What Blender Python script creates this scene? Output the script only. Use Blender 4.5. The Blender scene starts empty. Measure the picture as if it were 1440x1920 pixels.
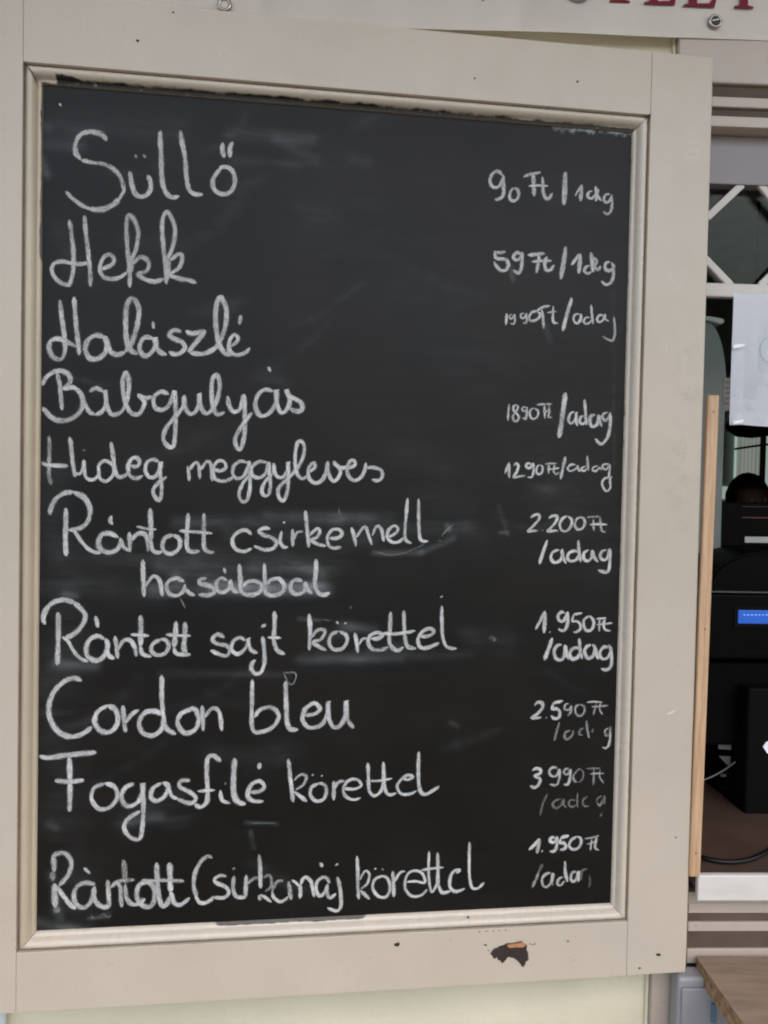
import bpy, bmesh, math, random
from mathutils import Vector, Matrix, noise
random.seed(7)

# ------------------------------------------------------------------ camera, sky, sun, exposure
SC = bpy.context.scene
COL = SC.collection
TH = math.radians(4.8)            # how far the open shutter stands off the wall
Z0 = 1.0                          # underside of the shutter above the ground
FPX, CX, CY = 1387.0, 720.0, 960.0
RV = Vector((0.02554422, -0.11924967, 0.0182636))
TV = Vector((-0.41867711, -0.52252932, 0.85781519))
RM = Matrix.Rotation(RV.length, 3, RV.normalized())          # shutter frame -> camera frame

def s2l(v):                       # (right, down, away) of the moulding corner -> shutter local
    return Vector((v[0] - 0.849, v[2], 1.123 - v[1]))
SH = Matrix.Translation((0, 0, Z0)) @ Matrix.Rotation(TH, 4, 'Z')   # shutter local -> world
def dirl(v): return Vector((v[0], v[2], -v[1]))
CAM_O = s2l(-(RM.transposed() @ TV))
CAM_R = dirl(RM[0]); CAM_D = dirl(RM[1]); CAM_F = dirl(RM[2])
def ray(u, v): return CAM_R * ((u - CX) / FPX) + CAM_D * ((v - CY) / FPX) + CAM_F
def on_shutter(u, v, depth=0.0):  # measured point -> shutter local coordinates on the plane at that depth
    d = ray(u, v); k = (depth - CAM_O.y) / d.y
    return CAM_O + d * k
WO = SH @ CAM_O; SHR = SH.to_3x3()
def at_y(u, v, y):                # measured point -> world, on the vertical plane Y = y
    d = SHR @ ray(u, v); return WO + d * ((y - WO.y) / d.y)
def at_z(u, v, z):
    d = SHR @ ray(u, v); return WO + d * ((z - WO.z) / d.z)

cam = bpy.data.cameras.new('camera'); co = bpy.data.objects.new('camera', cam); COL.objects.link(co)
wr, wu, wf = SHR @ CAM_R, -(SHR @ CAM_D), SHR @ CAM_F
co.matrix_world = Matrix(((wr.x, wu.x, -wf.x, WO.x), (wr.y, wu.y, -wf.y, WO.y), (wr.z, wu.z, -wf.z, WO.z), (0, 0, 0, 1)))
cam.sensor_fit = 'VERTICAL'; cam.sensor_height = 36; cam.sensor_width = 27; cam.lens = FPX / 1920 * 36
cam.clip_start = 0.02; cam.clip_end = 500
SC.camera = co

SUN_EL, SUN_AZ = math.radians(62), math.radians(150)
world = bpy.data.worlds.new("World"); SC.world = world; world.use_nodes = True
wn = world.node_tree; wn.nodes.clear()
sky = wn.nodes.new('ShaderNodeTexSky'); sky.sky_type = 'NISHITA'; sky.sun_disc = False
sky.sun_elevation = SUN_EL; sky.sun_rotation = SUN_AZ; sky.air_density = 1.2; sky.dust_density = 5; sky.ozone_density = 1
bgn = wn.nodes.new('ShaderNodeBackground'); bgn.inputs[1].default_value = 0.13
wo_ = wn.nodes.new('ShaderNodeOutputWorld')
wn.links.new(sky.outputs[0], bgn.inputs[0]); wn.links.new(bgn.outputs[0], wo_.inputs[0])
sun = bpy.data.lights.new('sun', 'SUN'); sun.energy = 1.0; sun.angle = math.radians(12); sun.color = (1, .94, .85)
so = bpy.data.objects.new('sun', sun); COL.objects.link(so)
# sun direction: from in front of the facade (viewer's side), a little from the left
sdir = Vector((math.sin(SUN_AZ) * math.cos(SUN_EL), math.cos(SUN_AZ) * math.cos(SUN_EL), math.sin(SUN_EL)))
so.rotation_euler = sdir.to_track_quat('Z', 'Y').to_euler(); so.location = (0, -3, 6)
SC.view_settings.view_transform = 'Standard'; SC.view_settings.look = 'None'
SC.view_settings.exposure = 1.80; SC.view_settings.gamma = 1
SC.render.engine = 'CYCLES'; SC.cycles.transparent_max_bounces = 24
SC.cycles.pixel_filter_type = 'BLACKMAN_HARRIS'; SC.cycles.filter_width = 2.0

# ------------------------------------------------------------------ helpers
def mat(name, col, rough=.6, metal=0, var=0.0, vscale=8, bump=0.0, bscale=60, spec=.5, emit=None, estr=0, col2=None, stretch=None, coat=0):
    m = bpy.data.materials.new(name); m.use_nodes = True; nt = m.node_tree; N, L = nt.nodes, nt.links
    b = N['Principled BSDF']
    b.inputs['Base Color'].default_value = (*col, 1); b.inputs['Roughness'].default_value = rough
    b.inputs['Metallic'].default_value = metal; b.inputs['Specular IOR Level'].default_value = spec
    b.inputs['Coat Weight'].default_value = coat
    tc = N.new('ShaderNodeTexCoord'); mp = N.new('ShaderNodeMapping'); L.new(tc.outputs['Object'], mp.inputs[0])
    if stretch: mp.inputs['Scale'].default_value = stretch
    if var or col2:
        n = N.new('ShaderNodeTexNoise'); n.inputs['Scale'].default_value = vscale; n.inputs['Detail'].default_value = 6
        L.new(mp.outputs[0], n.inputs['Vector'])
        r = N.new('ShaderNodeValToRGB'); c2 = col2 or tuple(c * (1 - var) for c in col)
        r.color_ramp.elements[0].color = (*c2, 1); r.color_ramp.elements[0].position = .35
        r.color_ramp.elements[1].color = (*col, 1); r.color_ramp.elements[1].position = .65
        L.new(n.outputs[0], r.inputs[0]); L.new(r.outputs[0], b.inputs['Base Color'])
    if bump:
        n2 = N.new('ShaderNodeTexNoise'); n2.inputs['Scale'].default_value = bscale; n2.inputs['Detail'].default_value = 5
        L.new(mp.outputs[0], n2.inputs['Vector'])
        bp = N.new('ShaderNodeBump'); bp.inputs['Strength'].default_value = bump; bp.inputs['Distance'].default_value = .001
        L.new(n2.outputs[0], bp.inputs['Height']); L.new(bp.outputs[0], b.inputs['Normal'])
    if emit:
        b.inputs['Emission Color'].default_value = (*emit, 1); b.inputs['Emission Strength'].default_value = estr
    return m

def link(o, parent=None):
    COL.objects.link(o)
    if parent: o.parent = parent
    return o
def meshobj(name, verts, faces, m, parent=None, smooth=False):
    me = bpy.data.meshes.new(name); me.from_pydata([tuple(v) for v in verts], [], faces); me.update()
    if m: me.materials.append(m)
    if smooth:
        for p in me.polygons: p.use_smooth = True
    return link(bpy.data.objects.new(name, me), parent)
def bmobj(name, bm, m, parent=None, smooth=False):
    me = bpy.data.meshes.new(name); bm.normal_update(); bm.to_mesh(me); bm.free()
    for x in (m if isinstance(m, (list, tuple)) else [m]): me.materials.append(x)
    if smooth:
        for p in me.polygons: p.use_smooth = True
    return link(bpy.data.objects.new(name, me), parent)
def box(name, a, b, m, parent=None, bev=0.0, seg=2):
    bm = bmesh.new(); bmesh.ops.create_cube(bm, size=1)
    a, b = Vector(a), Vector(b)
    for v in bm.verts: v.co = Vector([(a[i] + b[i]) / 2 + v.co[i] * abs(b[i] - a[i]) for i in range(3)])
    if bev: bmesh.ops.bevel(bm, geom=list(bm.edges), offset=bev, segments=seg, affect='EDGES', profile=.5)
    return bmobj(name, bm, m, parent, False)
def tag(o, label, cat=None, group=None, kind=None):
    if label: o['label'] = label
    if cat: o['category'] = cat
    if group: o['group'] = group
    if kind: o['kind'] = kind
    return o
def thing(name, label, cat, loc=(0, 0, 0), group=None):
    o = bpy.data.objects.new(name, None); COL.objects.link(o); o.location = loc; o.empty_display_size = .05
    bpy.context.view_layer.update()
    return tag(o, label, cat, group)
def keep(o, root):                # parent with geometry given in world coordinates
    o.parent = root; o.matrix_parent_inverse = Matrix.Translation(-root.location); return o
def prism(name, pts, y0, y1, m, parent=None, bev=0):   # polygon in the XZ plane given as (x, z), from y0 (front) to y1
    n = len(pts); vs = [(p[0], y0, p[1]) for p in pts] + [(p[0], y1, p[1]) for p in pts]
    fs = [tuple(range(n)), tuple(range(2 * n - 1, n - 1, -1))] + [(i, (i + 1) % n + 0, (i + 1) % n + n, i + n)[::-1] for i in range(n)]
    o = meshobj(name, vs, fs, m, parent)
    bm = bmesh.new(); bm.from_mesh(o.data); bmesh.ops.recalc_face_normals(bm, faces=bm.faces)
    if bev: bmesh.ops.bevel(bm, geom=list(bm.edges), offset=bev, segments=2, affect='EDGES')
    bm.to_mesh(o.data); bm.free(); return o
def tube(name, pts, r, m, parent=None, seg=10):
    cu = bpy.data.curves.new(name, 'CURVE'); cu.dimensions = '3D'; sp = cu.splines.new('NURBS'); sp.points.add(len(pts) - 1)
    for p, q in zip(sp.points, pts): p.co = (*q, 1)
    sp.use_endpoint_u = True; sp.order_u = 4; cu.bevel_depth = r; cu.bevel_resolution = 3; cu.resolution_u = 8; cu.use_fill_caps = True
    o = bpy.data.objects.new(name, cu); COL.objects.link(o)
    dg = bpy.context.evaluated_depsgraph_get(); me = bpy.data.meshes.new_from_object(o.evaluated_get(dg))
    bpy.data.objects.remove(o); me.materials.clear(); me.materials.append(m)
    for p in me.polygons: p.use_smooth = True
    me.name = name; return link(bpy.data.objects.new(name, me), parent)

# ------------------------------------------------------------------ materials
def paint_mat(name, col, rough=.31, scuffs=(), spill=False, var=.075):
    """old satin oil paint: mottled tone, brush relief, grime specks; scuffs are (x, z, rx, rz, amount) in object space"""
    m = bpy.data.materials.new(name); m.use_nodes = True; nt = m.node_tree; N, L = nt.nodes, nt.links
    b = N['Principled BSDF']; b.inputs['Specular IOR Level'].default_value = .5
    tc = N.new('ShaderNodeTexCoord')
    def noi(s, d=5, vec=None, rg=.6):
        n = N.new('ShaderNodeTexNoise'); n.inputs['Scale'].default_value = s; n.inputs['Detail'].default_value = d; n.inputs['Roughness'].default_value = rg
        L.new(vec or tc.outputs['Object'], n.inputs['Vector']); return n.outputs[0]
    def ramp(x, a, c, ca=(0, 0, 0), cc=(1, 1, 1)):
        r = N.new('ShaderNodeValToRGB'); e = r.color_ramp.elements; e[0].position = a; e[1].position = c
        e[0].color = (*ca, 1); e[1].color = (*cc, 1); L.new(x, r.inputs[0]); return r.outputs[0]
    def mix(f, a, c):
        x = N.new('ShaderNodeMix'); x.data_type = 'RGBA'
        for i, s in ((0, f), (6, a), (7, c)):
            if hasattr(s, 'node'): L.new(s, x.inputs[i])
            else: x.inputs[i].default_value = s if i == 0 else (*s, 1)
        return x.outputs[2]
    def math_(op, a, c=0.0, clamp=False):
        x = N.new('ShaderNodeMath'); x.operation = op; x.use_clamp = clamp
        for i, s in ((0, a), (1, c)):
            if hasattr(s, 'node'): L.new(s, x.inputs[i])
            else: x.inputs[i].default_value = s
        return x.outputs[0]
    base = ramp(noi(5, 6), .3, .7, tuple(c * (1 - var) for c in col), tuple(min(1, c * (1 + var * .6)) for c in col))
    tint = ramp(noi(9, 3), .4, .62); base = mix(math_('MULTIPLY', tint, .25), base, (col[0] * 1.0, col[1] * .955, col[2] * .92))
    specks = ramp(noi(140, 3, rg=.75), .705, .76); base = mix(math_('MULTIPLY', specks, .45), base, tuple(c * .35 for c in col))
    sep = N.new('ShaderNodeSeparateXYZ'); L.new(tc.outputs['Object'], sep.inputs[0])
    for (sx, sz, rx, rz, am) in scuffs:
        dx = math_('DIVIDE', math_('SUBTRACT', sep.outputs[0], sx), rx); dz = math_('DIVIDE', math_('SUBTRACT', sep.outputs[2], sz), rz)
        d = math_('SQRT', math_('ADD', math_('MULTIPLY', dx, dx), math_('MULTIPLY', dz, dz)))
        g = math_('SUBTRACT', 1.0, d, True)
        k = math_('MULTIPLY', math_('MULTIPLY', g, ramp(noi(48, 7, rg=.72), .46, .78)), am, True)
        base = mix(k, base, tuple(c * .45 for c in col))
    if spill:     # black board paint that ran over the inner lip: UV x = across, y = along; attribute spill = how far
        uv = N.new('ShaderNodeUVMap'); uv.uv_map = 'UVMap'; su = N.new('ShaderNodeSeparateXYZ'); L.new(uv.outputs[0], su.inputs[0])
        at = N.new('ShaderNodeAttribute'); at.attribute_name = 'spill'
        cm = N.new('ShaderNodeCombineXYZ'); L.new(math_('MULTIPLY', su.outputs[1], 22), cm.inputs[0]); L.new(su.outputs[0], cm.inputs[1])
        rag = math_('MULTIPLY', math_('SUBTRACT', noi(1.6, 7, cm.outputs[0], rg=.62), .5), .34)
        e = math_('ADD', math_('SUBTRACT', su.outputs[0], 1.0), math_('ADD', at.outputs['Fac'], rag))
        k = math_('MULTIPLY', e, 14, True); k = math_('MULTIPLY', k, math_('ADD', ramp(noi(120, 4), .3, .5), .55, True))
        k = math_('MULTIPLY', k, math_('SUBTRACT', 1.0, math_('MULTIPLY', math_('MULTIPLY', math_('SUBTRACT', su.outputs[0], .90), 14, True), .28)))  # lip left less black: its thin highlight is put into the colour
        gr = math_('MULTIPLY', math_('SUBTRACT', 1.0, math_('MULTIPLY', su.outputs[0], 6.5), True), math_('ADD', noi(14, 5), .25, True))  # dirt in the outer groove, darkened further as painted contact shade
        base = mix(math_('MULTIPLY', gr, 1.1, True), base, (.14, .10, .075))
        base = mix(k, base, (.02, .019, .018))
    L.new(base, b.inputs['Base Color'])
    L.new(ramp(noi(30, 5), .3, .7, (rough * .85,) * 3, (min(1, rough * 1.25),) * 3), b.inputs['Roughness'])
    mp = N.new('ShaderNodeMapping'); mp.inputs['Scale'].default_value = (1, 1, .15); L.new(tc.outputs['Object'], mp.inputs[0])
    h = math_('ADD', noi(160, 4, mp.outputs[0]), math_('MULTIPLY', noi(30, 4), .9))
    bp = N.new('ShaderNodeBump'); bp.inputs['Strength'].default_value = .45; bp.inputs['Distance'].default_value = .0007
    L.new(h, bp.inputs['Height']); L.new(bp.outputs[0], b.inputs['Normal'])
    return m

PAINT = (.50, .435, .347)
def sc(u, v, ru, rv, a):
    p = on_shutter(u, v); return (p.x, p.z, ru * .00062, rv * .00062, a)
SCUFF = [sc(1285, 860, 70, 130, .45), sc(1285, 660, 45, 90, .5), sc(1290, 735, 40, 30, .8), sc(1270, 960, 50, 90, .3)]
m_paint = paint_mat('shutter_paint', PAINT, scuffs=SCUFF)
m_rail = paint_mat('rail_paint', PAINT)
m_mould = paint_mat('moulding_paint', (.56, .49, .395), rough=.25, spill=True)
m_mould_ochre = paint_mat('ochre_moulding_paint', (.47, .395, .285), rough=.3, spill=True, var=.16)  # darker, more ochre variant for the left moulding
m_frame = paint_mat('frame_paint', (.44, .37, .305))
m_lav = mat('grey_inner_frame', (.26, .235, .235), .5, var=.08, bump=.2)
m_groove = mat('dark_brown_groove', (.105, .07, .048), .75, var=.35, vscale=14, bump=.4)  # one dark brown for the recessed bands
m_wall = mat('cream_plaster', (.70, .635, .47), .85, var=.1, vscale=6, bump=.9, bscale=110)
m_vinyl = mat('banner_vinyl', (.90, .85, .77), .42, var=.05, vscale=9, bump=.15, bscale=25)
m_red = mat('dark_red_print', (.16, .006, .016), .5, spec=.2)
m_dark = mat('dark_print', (.03, .03, .035), .4)
m_metal = mat('eyelet_metal', (.42, .38, .33), .3, 1)
m_hole = mat('screw_dark', (.05, .045, .04), .5, .8)
m_oak = mat('pale_batten_wood', (.58, .38, .225), .55, col2=(.42, .255, .135), vscale=26, stretch=(9, 6, .45), bump=.5)
m_white = mat('white_grille_paint', (.60, .555, .49), .45, var=.08, bump=.2)
m_marble = mat('white_marble', (.70, .66, .60), .3, col2=(.55, .53, .49), vscale=7, stretch=(1, 1, 3))
m_paper = mat('paper_sheet', (.88, .90, .93), .35, var=.03)
m_mark = mat('grey_green_mark', (.52, .57, .57), .6, spec=.2)
m_lam = mat('worn_laminate', (.29, .205, .14), .45, col2=(.205, .15, .105), vscale=10, stretch=(1.2, 9, 1), bump=.1)
m_chip = mat('particleboard', (.36, .22, .11), .85, col2=(.15, .085, .045), vscale=130, bump=.8, bscale=200)
m_bluegrey = mat('blue_grey_panel', (.30, .30, .305), .4, var=.06, bump=.1)
m_black = mat('black_plastic', (.0022, .0018, .0015), .5, var=.2, spec=.05)
m_black2 = mat('black_matt_plastic', (.0042, .0036, .0031), .6, var=.2, spec=.06)
m_cable = mat('black_rubber', (.004, .0035, .0035), .35, spec=.3)
m_counter = mat('brown_counter', (.085, .05, .036), .5, var=.25, vscale=12)
m_lcd = mat('blue_display', (.01, .06, .3), .3, emit=(.010, .10, .50), estr=.17)
m_lcdt = mat('pale_display_text', (.2, .4, .7), .3, emit=(.08, .25, .7), estr=.25)
m_greygreen = mat('grey_green_enamel', (.17, .205, .195), .35, var=.1)
m_palerim = mat('pale_green_rim', (.55, .62, .58), .3)
m_room = mat('interior_plaster', (.40, .45, .40), .9, var=.1)
m_label = mat('grey_label', (.45, .46, .42), .6)
m_crimson = mat('crimson_trim', (.10, .008, .014), .4)
m_skin = mat('skin', (.32, .16, .115), .55, var=.1)
m_hair = mat('dark_red_hair', (.035, .008, .008), .5, var=.4, vscale=60)
m_shirt = mat('dark_shirt', (.03, .03, .035), .9, var=.2)
m_curtain = mat('grey_curtain', (.42, .45, .41), .9, var=.15, emit=(.40, .44, .39), estr=.10)  # faint emission stands in for daylight through the cloth
m_outwin = mat('daylit_pane', (.4, .5, .47), .5, emit=(.45, .58, .53), estr=.16)

def glass_mat():
    m = bpy.data.materials.new('window_glass'); m.use_nodes = True; nt = m.node_tree; N, L = nt.nodes, nt.links
    N.remove(N['Principled BSDF']); out = N['Material Output']
    t = N.new('ShaderNodeBsdfTransparent'); t.inputs[0].default_value = (.86, .9, .87, 1)
    g = N.new('ShaderNodeBsdfGlossy'); g.inputs['Roughness'].default_value = .03; g.inputs[0].default_value = (.22, .22, .19, 1)
    f = N.new('ShaderNodeFresnel'); f.inputs[0].default_value = 1.5
    mx = N.new('ShaderNodeMixShader'); L.new(f.outputs[0], mx.inputs[0]); L.new(t.outputs[0], mx.inputs[1]); L.new(g.outputs[0], mx.inputs[2])
    L.new(mx.outputs[0], out.inputs[0]); return m
m_glass = glass_mat()

def board_mat():
    m = bpy.data.materials.new('chalkboard'); m.use_nodes = True; nt = m.node_tree; N, L = nt.nodes, nt.links
    b = N['Principled BSDF']; b.inputs['Specular IOR Level'].default_value = .2
    tc = N.new('ShaderNodeTexCoord'); at = N.new('ShaderNodeAttribute'); at.attribute_name = 'dust'
    mp = N.new('ShaderNodeMapping'); mp.inputs['Scale'].default_value = (.35, 1, 2.4); mp.inputs['Rotation'].default_value = (0, .06, 0)
    L.new(tc.outputs['Object'], mp.inputs[0])
    st = N.new('ShaderNodeTexNoise'); st.inputs['Scale'].default_value = 26; st.inputs['Detail'].default_value = 9; st.inputs['Roughness'].default_value = .66
    L.new(mp.outputs[0], st.inputs['Vector'])
    lo = N.new('ShaderNodeTexNoise'); lo.inputs['Scale'].default_value = 7; lo.inputs['Detail'].default_value = 5; L.new(tc.outputs['Object'], lo.inputs['Vector'])
    hi = N.new('ShaderNodeTexNoise'); hi.inputs['Scale'].default_value = 420; hi.inputs['Detail'].default_value = 3; L.new(tc.outputs['Object'], hi.inputs['Vector'])
    def M(op, a, c, clamp=False):
        x = N.new('ShaderNodeMath'); x.operation = op; x.use_clamp = clamp
        for i, s in ((0, a), (1, c)):
            if hasattr(s, 'node'): L.new(s, x.inputs[i])
            else: x.inputs[i].default_value = s
        return x.outputs[0]
    streak = M('MULTIPLY', M('SUBTRACT', st.outputs[0], .3, True), 2.3)
    film = M('MULTIPLY', M('SUBTRACT', M('ADD', lo.outputs[0], M('MULTIPLY', st.outputs[0], .6)), .66, True), .025)
    d = M('ADD', M('MULTIPLY', at.outputs['Fac'], M('MULTIPLY', M('POWER', streak, .75), .95)), film)
    d = M('MULTIPLY', d, M('ADD', M('MULTIPLY', hi.outputs[0], .8), .6), True)
    mx = N.new('ShaderNodeMix'); mx.data_type = 'RGBA'; L.new(d, mx.inputs[0])
    tint = N.new('ShaderNodeMix'); tint.data_type = 'RGBA'; L.new(lo.outputs[0], tint.inputs[0])
    tint.inputs[6].default_value = (.0034, .0044, .0042, 1); tint.inputs[7].default_value = (.0075, .0050, .0032, 1)
    L.new(tint.outputs[2], mx.inputs[6]); mx.inputs[7].default_value = (.38, .415, .42, 1)
    L.new(mx.outputs[2], b.inputs['Base Color'])
    b.inputs['Roughness'].default_value = .42
    bp = N.new('ShaderNodeBump'); bp.inputs['Strength'].default_value = .15; bp.inputs['Distance'].default_value = .0005
    L.new(hi.outputs[0], bp.inputs['Height']); L.new(bp.outputs[0], b.inputs['Normal'])
    return m
def chalk_mat():
    m = bpy.data.materials.new('chalk_line'); m.use_nodes = True; nt = m.node_tree; N, L = nt.nodes, nt.links
    b = N['Principled BSDF']; out = N['Material Output']; b.inputs['Roughness'].default_value = .95; b.inputs['Specular IOR Level'].default_value = .1
    b.inputs['Base Color'].default_value = (.60, .60, .575, 1)
    uv = N.new('ShaderNodeUVMap'); uv.uv_map = 'UVMap'; sp = N.new('ShaderNodeSeparateXYZ'); L.new(uv.outputs[0], sp.inputs[0])
    at = N.new('ShaderNodeAttribute'); at.attribute_name = 'strength'
    tc = N.new('ShaderNodeTexCoord')
    def M(op, a, c=0.0, clamp=False):
        x = N.new('ShaderNodeMath'); x.operation = op; x.use_clamp = clamp
        for i, s in ((0, a), (1, c)):
            if hasattr(s, 'node'): L.new(s, x.inputs[i])
            else: x.inputs[i].default_value = s
        return x.outputs[0]
    v = M('ABSOLUTE', sp.outputs[0])                                   # 0 in the middle of the line, 1 at its edge
    g = N.new('ShaderNodeTexNoise'); g.inputs['Scale'].default_value = 520; g.inputs['Detail'].default_value = 4; L.new(tc.outputs['Object'], g.inputs['Vector'])
    cmb = N.new('ShaderNodeCombineXYZ'); L.new(M('MULTIPLY', sp.outputs[0], 1.6), cmb.inputs[0]); L.new(M('MULTIPLY', sp.outputs[1], 90), cmb.inputs[1])
    s = N.new('ShaderNodeTexNoise'); s.inputs['Scale'].default_value = 1.6; s.inputs['Detail'].default_value = 5; L.new(cmb.outputs[0], s.inputs['Vector'])
    edge = M('MULTIPLY', M('ADD', M('SUBTRACT', 1.0, v), M('MULTIPLY', M('SUBTRACT', g.outputs[0], .5), .4)), 1.8, True)
    body = M('ADD', M('MULTIPLY', s.outputs[0], 1.9), -.08, True)
    gr = M('ADD', M('MULTIPLY', g.outputs[0], 1.2), .28, True)
    a = M('MULTIPLY', M('MULTIPLY', edge, body), M('MULTIPLY', gr, at.outputs['Fac']), True)
    t = N.new('ShaderNodeBsdfTransparent'); mx = N.new('ShaderNodeMixShader')
    L.new(a, mx.inputs[0]); L.new(t.outputs[0], mx.inputs[1]); L.new(b.outputs[0], mx.inputs[2]); L.new(mx.outputs[0], out.inputs[0])
    return m
m_board = board_mat(); m_chalk = chalk_mat()

# ------------------------------------------------------------------ ground, wall, awning
ground = meshobj('ground', [(-80, -80, 0), (80, -80, 0), (80, 80, 0), (-80, 80, 0)], [(0, 1, 2, 3)],
                 mat('pale_paving', (.06, .054, .047), .85, var=.15, vscale=2, bump=.4)); tag(ground, None, kind='structure')

WY = .045                                   # face of the plaster
XA = at_y(1219, 1870, .035).x               # left edge of the window surround
zt = at_y(1390, 157, .03).z                 # underside of the head board
ZSILL = at_y(1370, 1637, .012).z            # top edge of the marble sill
z1685 = at_y(1370, 1685, .012).z
XR = XA + 1.15; WTOP = 3.6
wall = thing('facade_wall', 'cream yellow plaster wall behind the open menu shutter', 'wall', (-1, WY, 0))
box('plaster', (-3.5, WY, 0), (XA, WY + .25, WTOP), m_wall, None, 0).name = 'plaster'
p0 = bpy.data.objects['plaster']; keep(p0, wall)
keep(box('plaster', (XA, WY + .001, zt + .12), (4, WY + .25, WTOP), m_wall), wall)
keep(box('plaster', (XA, WY + .001, 0), (4, WY + .25, z1685 - .12), m_wall), wall)
keep(box('plaster', (XR, WY + .001, z1685 - .12), (4, WY + .25, zt + .12), m_wall), wall)

aw = thing('shade_awning', 'unseen beige canvas awning on two posts over the serving window', 'shade_awning', (0, 0, 3.1))  # out of view; added and sized to shade the wall and shutter
aw['label'] = 'unseen plain beige canvas awning above the serving window'
m_canvas = mat('shade_canvas', (.46, .38, .29), .9)
keep(meshobj('canvas', [(-2.6, .03, 3.55), (2.6, .03, 3.55), (2.6, -1.7, 3.32), (-2.6, -1.7, 3.32), (-2.6, .03, 3.565), (2.6, .03, 3.565), (2.6, -1.7, 3.335), (-2.6, -1.7, 3.335)],
     [(0, 3, 2, 1), (4, 5, 6, 7), (0, 1, 5, 4), (1, 2, 6, 5), (2, 3, 7, 6), (3, 0, 4, 7)], m_canvas), aw)
for x in (-2.55, 2.55): keep(tube('arm', [(x, .03, 2.9), (x, -.9, 3.3), (x, -1.65, 3.31)], .02, m_metal), aw)

# ------------------------------------------------------------------ the menu shutter
sh = bpy.data.objects.new('menu_shutter', None); COL.objects.link(sh); sh.matrix_world = SH; sh.empty_display_size = .1
tag(sh, 'beige painted wooden shutter with chalkboard menu, opened against the wall', 'shutter')
SW, SHH, T = .932, 1.201, .034      # shutter size; right outer edge at x=0, bottom at z=0
MX0, MX1 = -.849, -.849 + .7663     # outer edges of the moulding
MZ1, MZ0 = 1.123, 1.123 - 1.05
TOPZ = SHH + .002
G = .0001
def bevbox(name, x0, x1, z0, z1, m, bev=.0022):
    return box(name, (x0, 0, z0), (x1, T, z1), m, sh, bev, 3)
bevbox('stile', -SW, MX0 - G, 0, TOPZ, m_paint, .0009)
o = bevbox('stile', MX1 + G, 0, .0004, TOPZ, m_paint, .0009)
box('rounded_edge', (-.0012, .0016, .002), (.0012, T - .002, TOPZ - .003), m_paint, sh, .0011, 2)
def railbox(z0, z1):
    o = box('rail', (MX0 + G, .0003, z0), (MX1 - G, T, z1), m_rail, sh, .0006, 2); return o
railbox(0, MZ0 - G); railbox(MZ1 + G, TOPZ)
# rebate lip that sticks out behind the face on the hinge side
box('rebate_lip', (-.006, .018, .004), (.0035, T + .004, TOPZ - .004), m_frame, sh, .002)
BD = .012                            # the black panel lies this far behind the face
# moulding: profile (distance in from outer edge, depth)
PROF = [(0, .0052), (.0008, .0068), (.0024, .0064), (.0034, .0018), (.0058, -.0012), (.0085, -.0016), (.0112, .0002), (.0135, .0036), (.0146, .0066),
        (.0152, .0078), (.0172, .0076), (.0186, .0088), (.0194, BD + .001)]
def moulding(p, q, nrm, spill, m=None):
    """p->q along the outer edge; mitred ends; nrm = inward direction (x, z)"""
    n = 90; vs = []; fs = []; K = len(PROF); L = (Vector(q) - Vector(p)).length; d = (Vector(q) - Vector(p)) / L
    for i in range(n + 1):
        for k, (w, dep) in enumerate(PROF):
            s = (w + .00035) + (L - 2 * (w + .00035)) * i / n
            vs.append((p[0] + d[0] * s + nrm[0] * w, dep, p[1] + d[1] * s + nrm[1] * w))
    for i in range(n):
        for k in range(K - 1):
            a = i * K + k; fs.append((a, a + 1, a + K + 1, a + K))
    o = meshobj('moulding', vs, fs, m or m_mould, sh, True); me = o.data
    bm = bmesh.new(); bm.from_mesh(me); bmesh.ops.recalc_face_normals(bm, faces=bm.faces)
    if sum(f.normal.y for f in bm.faces) > 0: bmesh.ops.reverse_faces(bm, faces=bm.faces)
    bm.to_mesh(me); bm.free()
    uvl = me.uv_layers.new(name='UVMap'); at = me.attributes.new('spill', 'FLOAT', 'POINT')
    for lp in me.loops:
        i, k = divmod(lp.vertex_index, K); uvl.data[lp.index].uv = (PROF[k][0] / .0194, L * i / n)
    for i in range((n + 1) * K): at.data[i].value = spill((i // K) / n)
    return o
def top_spill(t):   # left to right
    if t < .028: return .1
    if t < .06: return .46
    if t < .55: return .33
    return .33 - .1 * (t - .55) / .45
moulding((MX0, MZ1), (MX1, MZ1), (0, -1), top_spill)
moulding((MX0, MZ0), (MX1, MZ0), (0, 1), lambda t: .0 if t < .3 else (.16 if t < .55 else -.02))
moulding((MX0, MZ0), (MX0, MZ1), (1, 0), lambda t: -.05 if t < .8 else .12, m_mould_ochre)
moulding((MX1, MZ0), (MX1, MZ1), (-1, 0), lambda t: .02 if t > .35 else -.05)
box('backing_panel', (MX0, BD + .004, MZ0), (MX1, T - .004, MZ1), m_groove, sh)

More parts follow.
